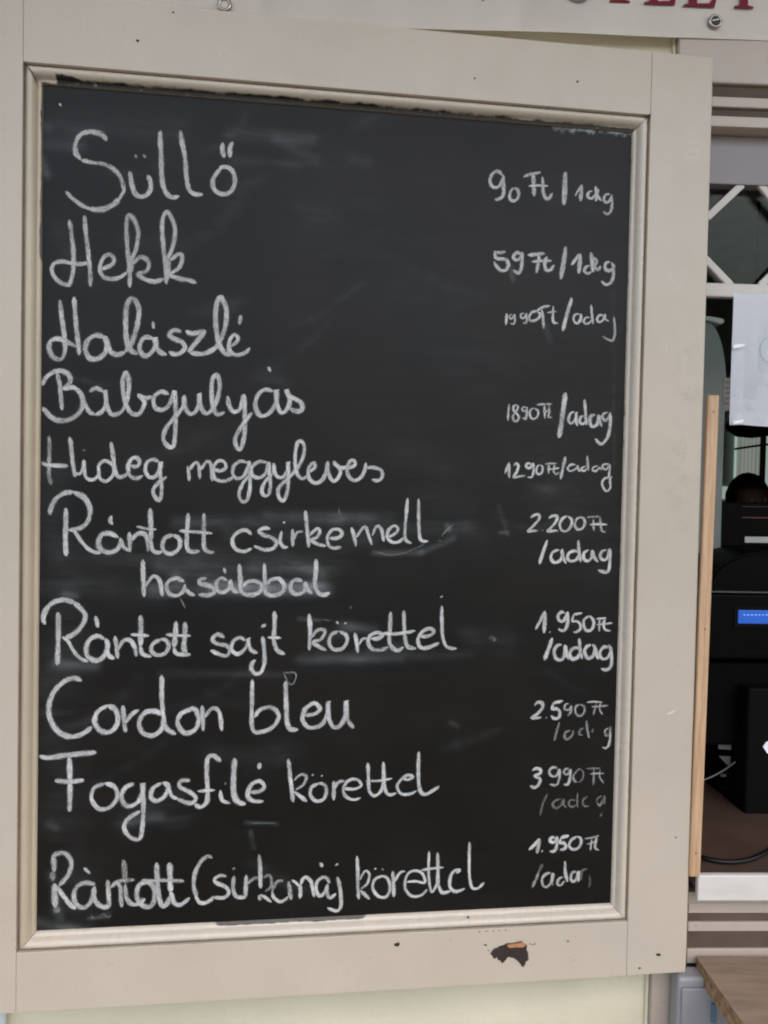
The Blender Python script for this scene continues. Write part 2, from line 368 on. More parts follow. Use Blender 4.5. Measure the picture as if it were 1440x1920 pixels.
# blackboard sheet with chalk dust
SMUDGE = [  # x0,y0,x1,y1,width,strength   measured on the board
 (430, 250, 585, 262, 12, .16), (520, 262, 590, 300, 12, .13), (440, 300, 560, 312, 10, .10), (90, 268, 150, 272, 12, .20), (78, 235, 90, 240, 9, .25), (80, 300, 88, 330, 8, .2),
 (100, 235, 330, 240, 25, .06), (330, 980, 730, 972, 12, .16), (500, 962, 700, 972, 10, .15), (430, 1000, 700, 1010, 16, .06), (120, 1040, 640, 1052, 22, .09), (300, 1062, 620, 1068, 16, .14),
 (290, 1105, 610, 1108, 15, .22), (400, 1100, 600, 1098, 13, .26), (455, 1104, 500, 1104, 10, .25), (505, 1100, 540, 1100, 10, .25), (545, 1100, 585, 1100, 9, .2), (600, 975, 640, 975, 8, .16), (330, 1080, 460, 1090, 14, .2), (470, 1062, 590, 1066, 9, .16), (560, 1060, 605, 1078, 10, .18), (80, 1092, 300, 1112, 22, .07), (120, 1112, 142, 1118, 6, .22),
 (700, 1038, 790, 1036, 6, .22), (790, 1036, 850, 1010, 6, .18), (560, 1238, 750, 1236, 9, .12), (570, 1232, 880, 1228, 10, .08), (560, 1160, 600, 1164, 3, .2), (640, 1172, 700, 1180, 10, .14), (100, 1243, 180, 1250, 9, .14),
 (300, 1262, 540, 1264, 8, .08), (880, 1195, 950, 1210, 25, .06), (700, 990, 870, 985, 18, .07), (235, 1545, 330, 1500, 22, .10), (245, 1545, 300, 1530, 10, .14), (92, 1545, 105, 1552, 7, .14), (70, 1728, 170, 1748, 9, .3), (170, 1722, 205, 1712, 4, .1),
 (95, 1640, 110, 1715, 9, .14), (103, 1710, 115, 1722, 7, .2), (400, 1420, 560, 1415, 28, .05), (460, 1542, 520, 1545, 3, .25), (470, 1560, 476, 1590, 4, .14), (90, 900, 130, 1250, 40, .05), (80, 1260, 140, 1700, 50, .04),
 (330, 1090, 345, 1100, 12, .3), (660, 300, 690, 305, 12, .07), (838, 985, 842, 992, 5, .4), (957, 500, 962, 525, 5, .22),
 (1150, 500, 1152, 900, 3, .07), (165, 1722, 205, 1720, 3, .22), (1022, 610, 1030, 640, 6, .1), (935, 948, 952, 1002, 4, .12), (938, 998, 952, 1000, 3, .3), (845, 1355, 860, 1362, 4, .15), (630, 360, 900, 700, 90, .02), (920, 1195, 928, 1200, 3, .5),
 (750, 820, 880, 1000, 60, .03), (990, 840, 1140, 1040, 80, .03), (110, 430, 140, 500, 20, .05), (130, 1335, 60, 1340, 10, .05)]
for _i in range(46):
    _u = random.uniform(1030, 1188); _v = 236 + (_u - 1030) * .085 + random.uniform(-3, 9) * random.random(); _l = random.uniform(1, 9)
    SMUDGE.append((_u, _v, _u + _l, _v + random.uniform(-2, 3), random.uniform(1.2, 2.6), random.uniform(.4, 1.2)))
for _i in range(40):      # faint wiping arcs and ghosts left by the cloth
    _u, _v = random.uniform(90, 1100), random.uniform(220, 1680); _a = random.uniform(-.5, .6); _l = random.uniform(30, 120); _w = random.uniform(4, 16); _s = random.uniform(.015, .05)
    for _k in range(4):
        _u2, _v2 = _u + _l * .35 * math.cos(_a), _v + _l * .35 * math.sin(_a); SMUDGE.append((_u, _v, _u2, _v2, _w, _s * .7)); _u, _v = _u2, _v2; _a += random.uniform(-.35, .1)
def board():
    nx, nz = 260, 350
    x0, x1, z0, z1 = MX0 + .017, MX1 - .017, MZ0 + .017, MZ1 - .017
    vs = [(x0 + (x1 - x0) * i / nx, BD, z0 + (z1 - z0) * j / nz) for j in range(nz + 1) for i in range(nx + 1)]
    fs = [(j * (nx + 1) + i, j * (nx + 1) + i + 1, (j + 1) * (nx + 1) + i + 1, (j + 1) * (nx + 1) + i) for j in range(nz) for i in range(nx)]
    o = meshobj('blackboard', vs, fs, m_board, sh); me = o.data
    at = me.attributes.new('dust', 'FLOAT', 'POINT'); val = [0.0] * len(vs)
    for (u0, v0, u1, v1, w, s) in SMUDGE:
        a = on_shutter(u0, v0, BD); b = on_shutter(u1, v1, BD); w *= .00062
        ax, az, bx, bz = a.x, a.z, b.x, b.z; dx, dz = bx - ax, bz - az; LL = dx * dx + dz * dz + 1e-9
        i0 = max(0, int((min(ax, bx) - 2.2 * w - x0) / (x1 - x0) * nx)); i1 = min(nx, int((max(ax, bx) + 2.2 * w - x0) / (x1 - x0) * nx) + 1)
        j0 = max(0, int((min(az, bz) - 2.2 * w - z0) / (z1 - z0) * nz)); j1 = min(nz, int((max(az, bz) + 2.2 * w - z0) / (z1 - z0) * nz) + 1)
        for j in range(j0, j1 + 1):
            for i in range(i0, i1 + 1):
                k = j * (nx + 1) + i; x, _, z = vs[k]
                t = max(0, min(1, ((x - ax) * dx + (z - az) * dz) / LL)); r2 = ((x - ax - t * dx) ** 2 + (z - az - t * dz) ** 2) / (w * w)
                if r2 < 5: val[k] += s * math.exp(-r2 * 1.1)
    for k, v in enumerate(val):
        if v: at.data[k].value = v * (.75 + .5 * noise.noise(Vector(vs[k]) * 40))
    return o
bd = board()

# ---- chalk handwriting: strokes traced as centre lines; each crop = (x, y, scale) of the measured view
CR = dict(A=(60, 220, 3.2727), B=(60, 540, 2.5714), C=(60, 800, 3.2727), D=(400, 800, 3.1304), E=(60, 1030, 3.2727), F=(450, 1030, 3.2727), G=(60, 1250, 2.25),
          H=(500, 1380, 3.1304), I=(60, 1560, 3.2727), J=(470, 1570, 6.0), P1=(890, 300, 4.8), P2=(900, 540, 4.8), P3=(900, 840, 4.8), P4=(900, 1100, 4.8), P5=(900, 1400, 4.8))
W = []
def word(label, crop, w, strokes): W.append((label, crop, w, strokes))
word('chalk word Süllő in large script', 'A', 26, [
 {'k': 1.0, 'p': [(458,146),(440,116),(400,96),(345,90),(295,110),(268,160),(268,215),(300,262)]},
 {'k': .85, 's': .8, 'p': [(300,262),(370,278),(430,285),(490,310),(535,355),(558,410),(560,460),(520,520)]},
 {'k': 1.25, 'p': [(540,495),(500,535),(450,560),(400,568),(350,560)]}, {'k': .8, 'p': [(370,566),(320,548),(270,515),(235,485),(207,452)]},
 [(600,330),(608,385),(620,440),(640,475),(670,488),(705,475),(728,440),(726,395),(710,352)],
 {'w':14,'s':.55,'p':[(630,228),(643,252)]}, {'w':16,'s':.6,'p':[(685,226),(697,252)]},
 [(788,80),(788,160),(793,250),(795,340),(805,420),(830,472),(865,492),(905,485)],
 {'k':.95,'p':[(910,78),(922,160),(938,240),(945,330),(955,410),(970,452),(1000,472),(1050,475)]},
 {'k':.95,'p':[(1165,310),(1140,335),(1112,380),(1112,430),(1140,462),(1185,472),(1225,450),(1245,400),(1238,345),(1210,312),(1165,305),(1150,330)]},
 [(1170,155),(1168,200),(1180,250)], [(1235,150),(1216,185),(1214,250)]])
word('chalk word Hekk', 'A', 24, [
 {'s':.85,'p':[(230,628),(240,700),(252,800),(255,880),(250,960),(225,1040)]}, {'k':.95,'p':[(240,1035),(175,1015),(135,975),(122,930),(140,895),(190,885),(270,900),(350,895)]},
 {'s':.85,'p':[(322,600),(330,700),(342,800),(350,880),(358,960),(358,1042)]},
 [(425,932),(480,910),(505,880),(485,845),(450,850),(425,890),(418,940),(440,980),(490,992),(540,982),(585,950)],
 {'s':.8,'p':[(585,950),(610,880),(640,800),(652,710),(630,635),(595,600),(580,650),(582,750),(590,850),(600,950),(600,1045)]},
 {'s':.8,'k':1.2,'p':[(590,840),(610,900),(600,960)]},
 {'s':.9,'p':[(612,905),(660,860),(700,870),(718,905),(700,945),(650,962),(690,992),(750,1008),(810,992)]},
 {'s':.9,'p':[(825,880),(862,800),(878,700),(862,630),(825,580),(800,640),(802,740),(812,850),(822,950),(825,1025)]},
 {'s':.9,'k':1.3,'p':[(830,870),(835,930),(830,1000)]},
 {'s':.9,'p':[(845,880),(900,840),(922,860),(905,920),(850,965),(905,990),(960,1000),(1010,1018)]}])
word('chalk word Halászlé', 'B', 22, [
 {'k':.9,'p':[(135,55),(142,130),(152,200),(160,270),(155,320),(135,345),(100,330),(82,290),(92,255),(125,245),(165,258),(215,285)]},
 {'k':.9,'p':[(203,42),(208,120),(215,200),(222,260),(228,325)]},
 [(350,240),(310,228),(272,250),(257,295),(275,335),(310,343),(345,322),(362,285),(352,240),(368,280),(385,312),(415,322),(450,308)],
 {'s':.9,'p':[(450,308),(480,265),(505,190),(516,110),(500,62),(472,55),(455,100),(452,180),(456,250),(475,298),(510,320)]},
 {'k':.95,'p':[(588,245),(545,238),(522,268),(522,305),(545,328),(575,312),(597,275),(592,240),(600,285),(622,312),(650,322)]}, {'w':14,'s':.8,'p':[(583,160),(587,198)]},
 {'k':.9,'p':[(722,212),(685,203),(662,228),(690,248),(725,262),(737,292),(710,316),(680,318),(660,305)]},
 {'k':.95,'p':[(742,205),(772,220),(840,205)]}, {'p':[(838,208),(800,252),(752,310)]}, {'k':.95,'p':[(760,312),(820,318),(865,302),(898,270),(930,195),(938,115),(922,62),(905,46),(888,90),(886,170),(895,240),(910,288),(940,318),(975,312)]},
 {'k':.85,'p':[(955,285),(985,262),(993,240),(975,226),(955,250),(950,290),(968,318),(1000,322),(1033,308),(1050,288)]}, {'w':18,'p':[(1008,130),(999,178)]}])
word('chalk word Babgulyás', 'B', 19, [
 {'s':.9,'p':[(122,412),(134,470),(140,530),(146,590)]},
 {'k':1.1,'s':.85,'p':[(50,470),(66,435),(105,405),(150,402),(182,425),(180,458),(140,490)]},
 {'k':1.1,'s':.95,'p':[(140,488),(200,480),(236,512),(246,560),(228,602),(190,630),(140,640),(92,622),(50,574)]},
 [(232,505),(255,560),(275,594),(302,612)],
 {'s':.85,'p':[(345,500),(310,483),(275,500)]}, [(300,612),(338,595),(358,548),(352,493),(360,560),(377,602),(405,610),(440,585),(460,530),(467,455),(452,408),(438,440),(441,510),(457,570),(482,605),(515,607),(537,575),(540,540),(514,518),(545,530),(580,524)],
 [(660,513),(620,500),(587,530),(592,573),(625,588),(658,568),(678,525),(687,500),(692,580),(692,660),(687,740),(675,768),(647,755),(633,720),(650,670),(690,622),(730,570),(732,525),(738,572),(757,605),(785,600),(805,560),(806,512),(814,570),(837,605),(867,588),(895,530),(905,460),(890,420),(870,442),(866,500),(872,570),(895,610),(930,598)],
 [(943,520),(952,570),(975,597),(1005,580),(1020,520),(1026,600),(1026,680),(1016,750),(1000,780),(981,752),(986,710),(1022,650),(1062,600)],
 [(1165,500),(1122,490),(1087,520),(1077,570),(1097,613),(1130,613),(1163,580),(1180,530),(1176,492),(1182,560),(1200,600),(1225,590),(1243,545),(1225,490),(1240,522),(1272,537),(1300,557),(1300,588),(1270,594),(1242,578)], {'w':13,'s':.9,'p':[(1139,378),(1149,406)]}])
word('chalk word Hideg', 'C', 23, [
 {'s':.55,'p':[(105,55),(107,130),(105,220),(105,300),(120,358)]}, {'s':.9,'p':[(232,62),(242,140),(250,220),(265,312)]}, [(58,215),(90,234),(150,238),(225,242)],
 {'k':.85,'p':[(255,285),(290,290),(312,262),(318,212),(322,262),(330,308),(357,326),(387,320),(410,292),(410,240),(440,210),(482,222),(503,250),(495,300),(455,335),(418,318),(407,275)]},
 [(485,92),(495,160),(505,230),(512,280),(532,308),(560,305),(592,285)],
 {'k':.95,'p':[(602,238),(635,245),(657,230),(655,200),(630,190),(602,208),(590,252),(602,300),(640,318),(682,300)]},
 [(780,215),(740,202),(702,225),(697,275),(722,310),(760,303),(785,260),(790,215),(786,280),(793,340),(795,400),(783,452),(755,430),(743,395),(768,352),(830,305)], {'w':12,'s':.3,'p':[(315,138),(325,152)]}])
word('chalk word meggyleves', 'D', 20, [
 {'c':'C','w':19,'p':[(955,240),(962,290),(965,335)]}, {'c':'C','w':19,'p':[(962,270),(1000,222),(1022,232),(1030,322)]}, {'c':'C','w':19,'p':[(1030,270),(1072,216),(1098,232),(1106,335)]},
 {'c':'C','w':20,'p':[(1108,258),(1155,272),(1190,250),(1178,215),(1140,212),(1112,255),(1118,310),(1160,335),(1210,325),(1242,300)]},
 {'c':'C','w':20,'p':[(1320,222),(1280,212),(1240,240),(1232,288),(1258,318),(1300,302),(1328,240),(1330,212),(1337,300),(1337,380),(1320,448),(1292,460),(1270,420),(1290,355),(1330,305),(1350,290)]},
 [(320,212),(270,205),(225,240),(230,285),(270,300),(308,272),(325,215),(330,290),(335,350),(322,400),(295,402),(285,370),(303,325),(352,270)],
 [(355,212),(360,270),(385,298),(415,290),(440,240),(438,210),(440,310),(432,390),(410,435),(386,415),(380,370),(410,330),(470,270),(518,200),(535,130),(522,90),(497,90),(483,140),(480,210),(490,270),(515,303),(548,295),(565,270)],
 [(555,272),(595,240),(588,212),(562,240),(560,295),(590,330),(630,320),(662,270),(670,212),(676,270),(697,315),(725,310),(745,270),(737,240),(707,212),(745,240),(790,238)],
 [(785,246),(828,228),(826,200),(802,203),(785,250),(797,295),(830,315),(868,295),(890,250),(895,210)], [(895,240),(940,240),(983,255),(992,288),(970,316),(928,310)]])
word('chalk word Rántott beside csirkemell', 'C', 27, [
 {'s':.9,'p':[(110,542),(116,500),(150,440),(200,408),(260,400)]}, [(250,400),(320,435),(355,500),(347,570),(305,618),(225,635)], [(208,498),(208,600),(205,700),(210,795)],
 {'k':.75,'p':[(225,632),(262,645),(300,700),(340,745),(380,768),(425,775)]},
 [(530,680),(480,655),(430,662),(408,710),(425,755),(480,772),(530,745),(552,690)], {'k':.85,'p':[(540,680),(560,735),(605,765)]}, {'w':20,'p':[(490,545),(480,578),(497,602)]},
 {'s':.95,'k':.9,'p':[(598,645),(600,700),(600,770)]}, {'s':.85,'k':.9,'p':[(605,700),(650,657),(695,662),(712,715),(712,770)]},
 {'s':.9,'p':[(725,500),(730,620),(730,700)]}, {'k':.8,'p':[(728,690),(740,755),(770,772),(805,765)]}, {'w':17,'p':[(640,612),(700,625),(765,632)]},
 {'k':.9,'p':[(870,665),(820,680),(800,730),(820,773),(865,777),(903,742),(905,690),(865,663)]},
 {'k':.9,'p':[(960,530),(952,640),(950,730),(970,765),(1030,765)]}, {'k':.9,'s':.9,'p':[(1055,530),(1055,640),(1055,730),(1075,765),(1120,772)]}, {'w':18,'p':[(902,638),(990,645),(1108,655)]}])
word('chalk word csirkemell', 'D', 20, [
 [(225,635),(190,607),(140,622),(112,665),(127,713),(175,733),(228,714)], [(335,600),(300,595),(268,612),(292,635),(340,650),(370,680),(350,715),(300,722),(238,700)],
 [(402,612),(392,670),(410,705),(440,706)], {'w':18,'s':.9,'p':[(410,556),(420,570)]}, [(465,600),(465,705)], {'k':.9,'s':.9,'p':[(465,670),(490,622),(530,615)]},
 [(540,492),(548,580),(555,650),(560,710)], {'k':.9,'p':[(562,640),(608,598),(625,615),(605,652),(572,665),(615,690),(662,702)]},
 {'k':.95,'p':[(680,655),(730,653),(755,630),(740,605),(700,605),(672,640),(672,685),(700,712),(752,706)]},
 [(810,590),(825,640),(838,705)], {'k':.9,'p':[(838,650),(880,592),(900,602),(912,640),(930,695)]}, {'k':.9,'p':[(932,640),(958,585),(985,600),(1000,675)]},
 {'k':.9,'p':[(1012,652),(1060,632),(1085,600),(1060,582),(1027,610),(1022,650),(1050,678),(1090,675),(1120,650)]},
 {'k':.85,'p':[(1140,418),(1132,520),(1124,620),(1132,668),(1165,685)]}, {'k':.85,'p':[(1205,422),(1205,540),(1210,640),(1226,670),(1262,672)]}])
word(None, 'D', 7, [{'s':.28,'p':[(1340,640),(1375,602),(1412,568)]}, {'s':.3,'p':[(1320,668),(1340,672)]}, {'s':.18,'w':9,'p':[(940,730),(1030,752),(1120,740),(1240,690)]}, {'s':.2,'p':[(735,475),(742,520)]},
 {'c':'E','w':10,'s':.35,'p':[(910,300),(940,360)]}, {'c':'G','w':5,'s':.45,'p':[(1060,25),(1112,28),(1104,70),(1085,70),(1062,30)]}, {'c':'F','w':10,'s':.35,'p':[(672,362),(690,352)]}, {'c':'F','w':6,'s':.2,'p':[(500,430),(560,438)]},
 {'c':'A','w':12,'s':.9,'p':[(167,-88),(180,-65)]}, {'c':'P4','w':12,'s':.4,'p':[(125,455),(130,495)]}, {'c':'G','w':5,'s':.2,'p':[(920,658),(1030,660)]}, {'c':'I','w':8,'s':.16,'p':[(360,500),(380,535)]}, {'c':'I','w':8,'s':.16,'p':[(415,525),(440,500),(460,520),(490,510)]}])
word('chalk word hasábbal, partly smeared', 'E', 24, [
 [(680,62),(682,150),(685,220),(688,292)], {'k':.9,'s':.9,'p':[(690,235),(740,168),(780,185),(793,240),(800,290)]}, {'k':.95,'s':.9,'p':[(935,200),(890,178),(842,192),(825,230),(842,272),(890,283),(930,255),(940,212)]}, {'k':.9,'p':[(940,240),(970,270),(1002,283)]},
 {'s':.9,'p':[(1072,178),(1032,185),(1030,208),(1080,222),(1113,240),(1115,268),(1070,282),(1020,275)]}, {'s':.85,'p':[(1200,190),(1160,178),(1132,205),(1137,252),(1180,262),(1215,230),(1215,195),(1232,245),(1270,268)]}, {'w':16,'s':.8,'p':[(1178,110),(1187,150)]},
 {'s':.9,'p':[(1272,88),(1278,180),(1285,260),(1340,280),(1395,262),(1410,222),(1370,195),(1320,202),(1288,235)]},
 {'c':'F','s':.9,'p':[(150,85),(152,170),(155,260),(200,283),(255,265),(272,222),(240,182),(190,187),(160,220)]}, {'c':'F','s':.85,'p':[(385,195),(340,187),(312,215),(317,258),(355,275),(398,250),(400,205),(412,240),(442,275)]},
 {'c':'F','p':[(468,58),(465,140),(460,210),(475,260),(510,280),(552,266)]}])
word('chalk word Rántott beside sajt', 'E', 28, [
 [(80,462),(70,420),(87,370),(130,327),(200,310),(265,330)], [(255,322),(318,385),(325,430),(290,490),(240,530),(195,545)], [(160,385),(162,480),(160,600),(155,712)],
 {'k':.7,'p':[(185,535),(222,565),(260,630),(300,670),(345,690)]}, {'k':.95,'p':[(447,552),(400,532),(352,557),(332,610),(347,662),(400,683),(445,650),(465,590),(452,545)]}, {'k':.85,'p':[(460,600),(472,650),(507,672)]}, {'w':24,'p':[(390,408),(405,482)]},
 {'k':.8,'p':[(510,530),(518,600),(527,672)]}, {'k':.8,'p':[(525,620),(560,562),(600,557),(630,600),(642,660)]}, {'p':[(668,403),(668,500),(666,600)]}, {'k':.8,'p':[(665,590),(680,643),(735,658)]}, {'w':17,'p':[(605,522),(720,530)]},
 {'k':.85,'p':[(795,553),(747,575),(732,618),(765,648),(812,640),(838,600),(825,560),(790,548)]}, [(885,440),(880,530),(870,605)], {'k':.8,'p':[(870,600),(885,638),(930,645),(975,645)]}, {'s':.95,'p':[(940,445),(938,530),(932,600),(945,640)]}, {'w':18,'p':[(820,522),(900,528),(975,530)]}])
word('chalk word sajt', 'E', 24, [
 {'k':.9,'p':[(1182,542),(1140,522),(1107,550),(1132,578),(1190,590),(1215,620),(1190,653),(1140,640),(1095,618)]}, {'k':.9,'p':[(1310,560),(1270,542),(1232,570),(1227,618),(1262,642),(1300,618),(1325,572),(1325,545),(1332,590),(1350,623),(1387,635)]},
 {'k':.95,'p':[(1415,533),(1425,620),(1425,700),(1405,753),(1370,763),(1345,730),(1355,692),(1375,680)]}, {'w':26,'p':[(1414,460),(1429,478)]}, {'c':'F','k':.95,'p':[(212,378),(212,470),(208,560),(230,620),(277,645)]}, {'c':'F','w':17,'p':[(168,540),(252,543)]}])
word('chalk word körettel beside sajt', 'F', 21, [
 {'k':1.1,'p':[(424,395),(430,480),(428,560),(424,620)]}, {'s':.85,'p':[(435,545),(470,500),(510,492),(520,512),(495,552),(450,570),(490,600),(532,620)]}, {'s':.9,'p':[(605,502),(560,525),(547,575),(572,612),(620,612),(653,575),(653,530),(608,500)]}, {'w':17,'p':[(594,440),(602,460)]}, {'w':17,'p':[(642,448),(650,460)]},
 [(705,510),(715,570),(722,635)], {'k':.9,'p':[(725,590),(750,552),(782,545)]}, {'s':.85,'p':[(800,548),(850,545),(875,525),(840,510),(797,532),(787,575),(812,612),(860,618),(912,600)]}, {'s':.85,'k':1.05,'p':[(925,382),(920,480),(916,560),(935,603),(970,620),(1005,598)]},
 {'p':[(1005,375),(1008,480),(1015,560),(1032,598),(1082,610)]}, {'w':18,'s':.95,'p':[(875,515),(960,518),(1077,500)]}, {'s':.9,'p':[(1105,535),(1160,530),(1190,505),(1165,485),(1117,507),(1092,555),(1107,600),(1150,603),(1225,573)]}, {'k':.9,'p':[(1238,345),(1238,440),(1243,530),(1260,588),(1290,606),(1330,608)]}, {'w':18,'s':.9,'p':[(1233,285),(1240,295)]}])
word('chalk word Cordon', 'G', 18, [
 {'k':1.1,'p':[(210,60),(180,48),(140,60),(97,100),(72,160),(77,220),(107,270),(157,295),(212,284),(254,252)]}, [(320,163),(277,190),(265,235),(292,272),(335,272),(361,235),(355,187),(320,160)], [(384,163),(388,220),(395,277)], {'k':.9,'p':[(395,238),(420,202),(452,182)]},
 [(552,205),(520,188),(477,194),(452,235),(467,278),(510,290),(547,262),(556,212)], {'k':.95,'p':[(548,35),(548,130),(555,210),(567,260),(607,285)]}, [(680,177),(632,196),(614,235),(641,278),(685,268),(704,225),(690,182),(660,176)], {'k':.9,'p':[(718,163),(722,272)]}, {'k':.85,'p':[(725,215),(760,176),(790,192),(801,272)]}])
word('chalk word bleu', 'G', 16, [
 [(930,53),(928,150),(931,265),(975,273),(1020,250),(1041,205),(1010,172),(962,182),(937,215)], {'k':1.1,'p':[(1070,60),(1072,150),(1076,230),(1090,262),(1124,266)]}, [(1147,205),(1190,200),(1215,177),(1190,154),(1152,180),(1142,225),(1170,256),(1220,245),(1245,200),(1250,148),(1251,210),(1270,253),(1300,248),(1322,205),(1325,146),(1331,220),(1357,260)]])
word('chalk word Fogasfilé', 'G', 17, [
 {'w':19,'p':[(30,376),(65,384),(150,373),(272,361)]}, {'w':19,'p':[(158,380),(160,470),(160,560),(158,612)]}, {'w':18,'p':[(96,480),(160,485),(220,478)]}, [(307,492),(262,512),(252,558),(282,598),(328,593),(360,550),(348,507),(305,490)],
 [(432,492),(392,512),(378,555),(402,588),(445,573),(466,530),(467,492),(470,580),(467,660),(455,725),(417,720),(390,685),(402,645),(458,608)], [(547,490),(512,512),(502,550),(527,566),(560,545),(575,505),(550,486)], {'k':.85,'p':[(572,500),(590,545),(617,558)]}, {'k':.95,'p':[(668,480),(632,480),(622,505),(667,530),(692,555),(667,576),(612,558)]},
 [(797,400),(767,376),(741,387),(737,450),(741,520),(737,570),(711,592),(685,578)], {'w':12,'p':[(698,525),(772,520)]}, {'k':.8,'p':[(795,520),(802,562),(837,576)]}, {'w':9,'s':.35,'p':[(812,488),(820,496)]}, {'k':1.2,'p':[(856,385),(851,450),(851,530),(867,568),(902,580)]}, {'k':.9,'p':[(915,530),(960,525),(980,505),(960,482),(926,497),(910,540),(930,565),(977,568)]}, {'w':18,'p':[(963,405),(956,432)]}])
word('chalk word körettel beside Fogasfilé', 'H', 20, [
 {'k':1.05,'p':[(127,133),(137,230),(147,310),(155,388)]}, {'k':.8,'s':.75,'p':[(158,262),(200,226),(232,238),(215,285),(165,318)]}, {'p':[(160,325),(195,352),(235,385)]}, {'k':.95,'s':.9,'p':[(307,277),(264,300),(257,345),(287,380),(330,373),(350,330),(340,287),(300,275)]}, {'w':13,'s':.8,'p':[(266,224),(276,232)]}, {'w':13,'s':.8,'p':[(320,230),(328,236)]},
 [(395,263),(394,320),(393,378)], {'k':.9,'p':[(396,310),(420,272),(457,262)]}, {'k':.8,'p':[(450,308),(520,310),(555,288),(530,255),(482,260),(450,308),(465,355),(510,373),(553,362)]}, {'k':.9,'p':[(594,155),(598,260),(602,320),(630,350),(665,330),(683,280),(686,150)]}, {'k':.9,'p':[(686,155),(689,260),(697,320),(722,345),(762,335)]}, {'w':13,'p':[(580,262),(660,262),(738,248)]},
 {'k':.8,'p':[(790,248),(830,255),(857,240),(828,228),(785,258),(766,300),(790,338),(840,340),(882,320)]}, {'k':.95,'p':[(893,90),(890,180),(891,260),(901,320),(930,342),(975,320),(1014,293)]}])
word('chalk word Rántott on the last line', 'I', 26, [
 {'s':.75,'p':[(120,160),(150,135),(200,130),(235,165),(240,215),(215,275),(165,330)]}, {'s':.75,'k':1.1,'p':[(130,150),(135,200),(137,245)]}, {'s':.95,'k':1.3,'p':[(140,315),(140,400),(143,465)]}, {'s':.3,'k':1.4,'p':[(140,460),(165,495)]}, {'s':.35,'k':1.1,'p':[(130,240),(125,300)]}, {'k':.95,'p':[(148,328),(190,388),(230,438),(270,472)]},
 {'s':.75,'p':[(390,320),(320,312),(272,342),(257,400),(277,448),(320,463),(360,430),(385,370)]}, {'s':.9,'p':[(385,330),(380,390),(402,440),(440,460),(480,455)]}, {'w':18,'p':[(318,218),(358,257)]}, {'s':.85,'p':[(465,292),(470,380),(475,462)]}, {'s':.8,'k':.9,'p':[(480,340),(520,312),(543,342),(545,400),(552,462)]},
 {'s':.55,'k':1.1,'p':[(562,168),(570,250),(572,320)]}, {'s':.9,'k':.9,'p':[(572,320),(580,400),(610,440),(660,440),(695,408)]}, {'w':20,'s':.6,'p':[(510,302),(570,296),(632,292)]}, {'s':.8,'p':[(720,310),(660,322),(643,390),(670,443),(720,458),(750,420),(750,350),(715,305),(670,296)]}, {'s':.5,'w':20,'p':[(640,420),(690,408)]},
 {'s':.85,'p':[(765,185),(768,280),(777,380),(797,450),(828,440),(848,390)]}, {'k':1.15,'p':[(845,185),(848,290),(850,370)]}, {'k':.9,'s':.9,'p':[(850,360),(872,432),(912,445),(970,402)]}, {'w':20,'s':.8,'p':[(700,300),(820,296),(935,300)]}])
word('chalk word Csirkemáj', 'I', 22, [
 {'s':.75,'p':[(1108,160),(1080,148),(1037,180),(1002,250),(992,330),(1012,400)]}, {'p':[(1000,385),(1025,428),(1060,435),(1100,415),(1115,390)]}, {'k':.95,'p':[(1195,273),(1160,266),(1122,287),(1132,312),(1185,335),(1208,368),(1180,402),(1112,400)]}, {'p':[(1240,268),(1234,340),(1252,393),(1312,402)]}, {'w':18,'s':.5,'p':[(1233,218),(1243,230)]},
 {'s':.85,'p':[(1315,262),(1312,330),(1310,402)]}, {'s':.55,'p':[(1318,320),(1360,285),(1395,278)]}, {'c':'J','w':42,'s':.8,'p':[(95,192),(105,300),(108,400),(110,575)]}, {'c':'J','w':36,'s':.8,'p':[(98,645),(105,712)]}, {'c':'J','w':32,'s':.4,'p':[(140,455),(205,425),(233,470),(228,560),(160,605)]}, {'c':'J','w':30,'p':[(112,640),(170,678),(235,732)]},
 {'c':'J','w':34,'s':.5,'p':[(370,485),(310,492),(262,550),(240,620)]}, {'c':'J','w':36,'s':.9,'p':[(240,610),(265,680),(330,722),(390,700),(430,655)]}, {'c':'J','w':42,'s':.8,'p':[(430,490),(440,600),(455,705)]}, {'c':'J','w':26,'p':[(462,478),(510,510),(552,560)]}, {'c':'J','w':40,'p':[(555,520),(560,620),(550,690)]}, {'c':'J','w':36,'p':[(560,530),(590,465),(630,448),(680,500),(700,580),(712,672)]},
 {'c':'J','w':38,'s':.95,'p':[(890,520),(855,458),(800,452),(747,500),(737,580),(762,648),(800,653),(840,600),(872,520)]}, {'c':'J','w':38,'p':[(868,530),(855,610),(893,680),(962,630)]}, {'c':'J','w':36,'p':[(782,282),(808,332)]}, {'c':'J','w':40,'p':[(975,438),(1000,540),(1013,650),(1015,770),(985,822)]}, {'c':'J','w':34,'p':[(1010,810),(975,825),(920,815),(862,790)]}, {'c':'J','w':38,'p':[(958,295),(978,315)]}])
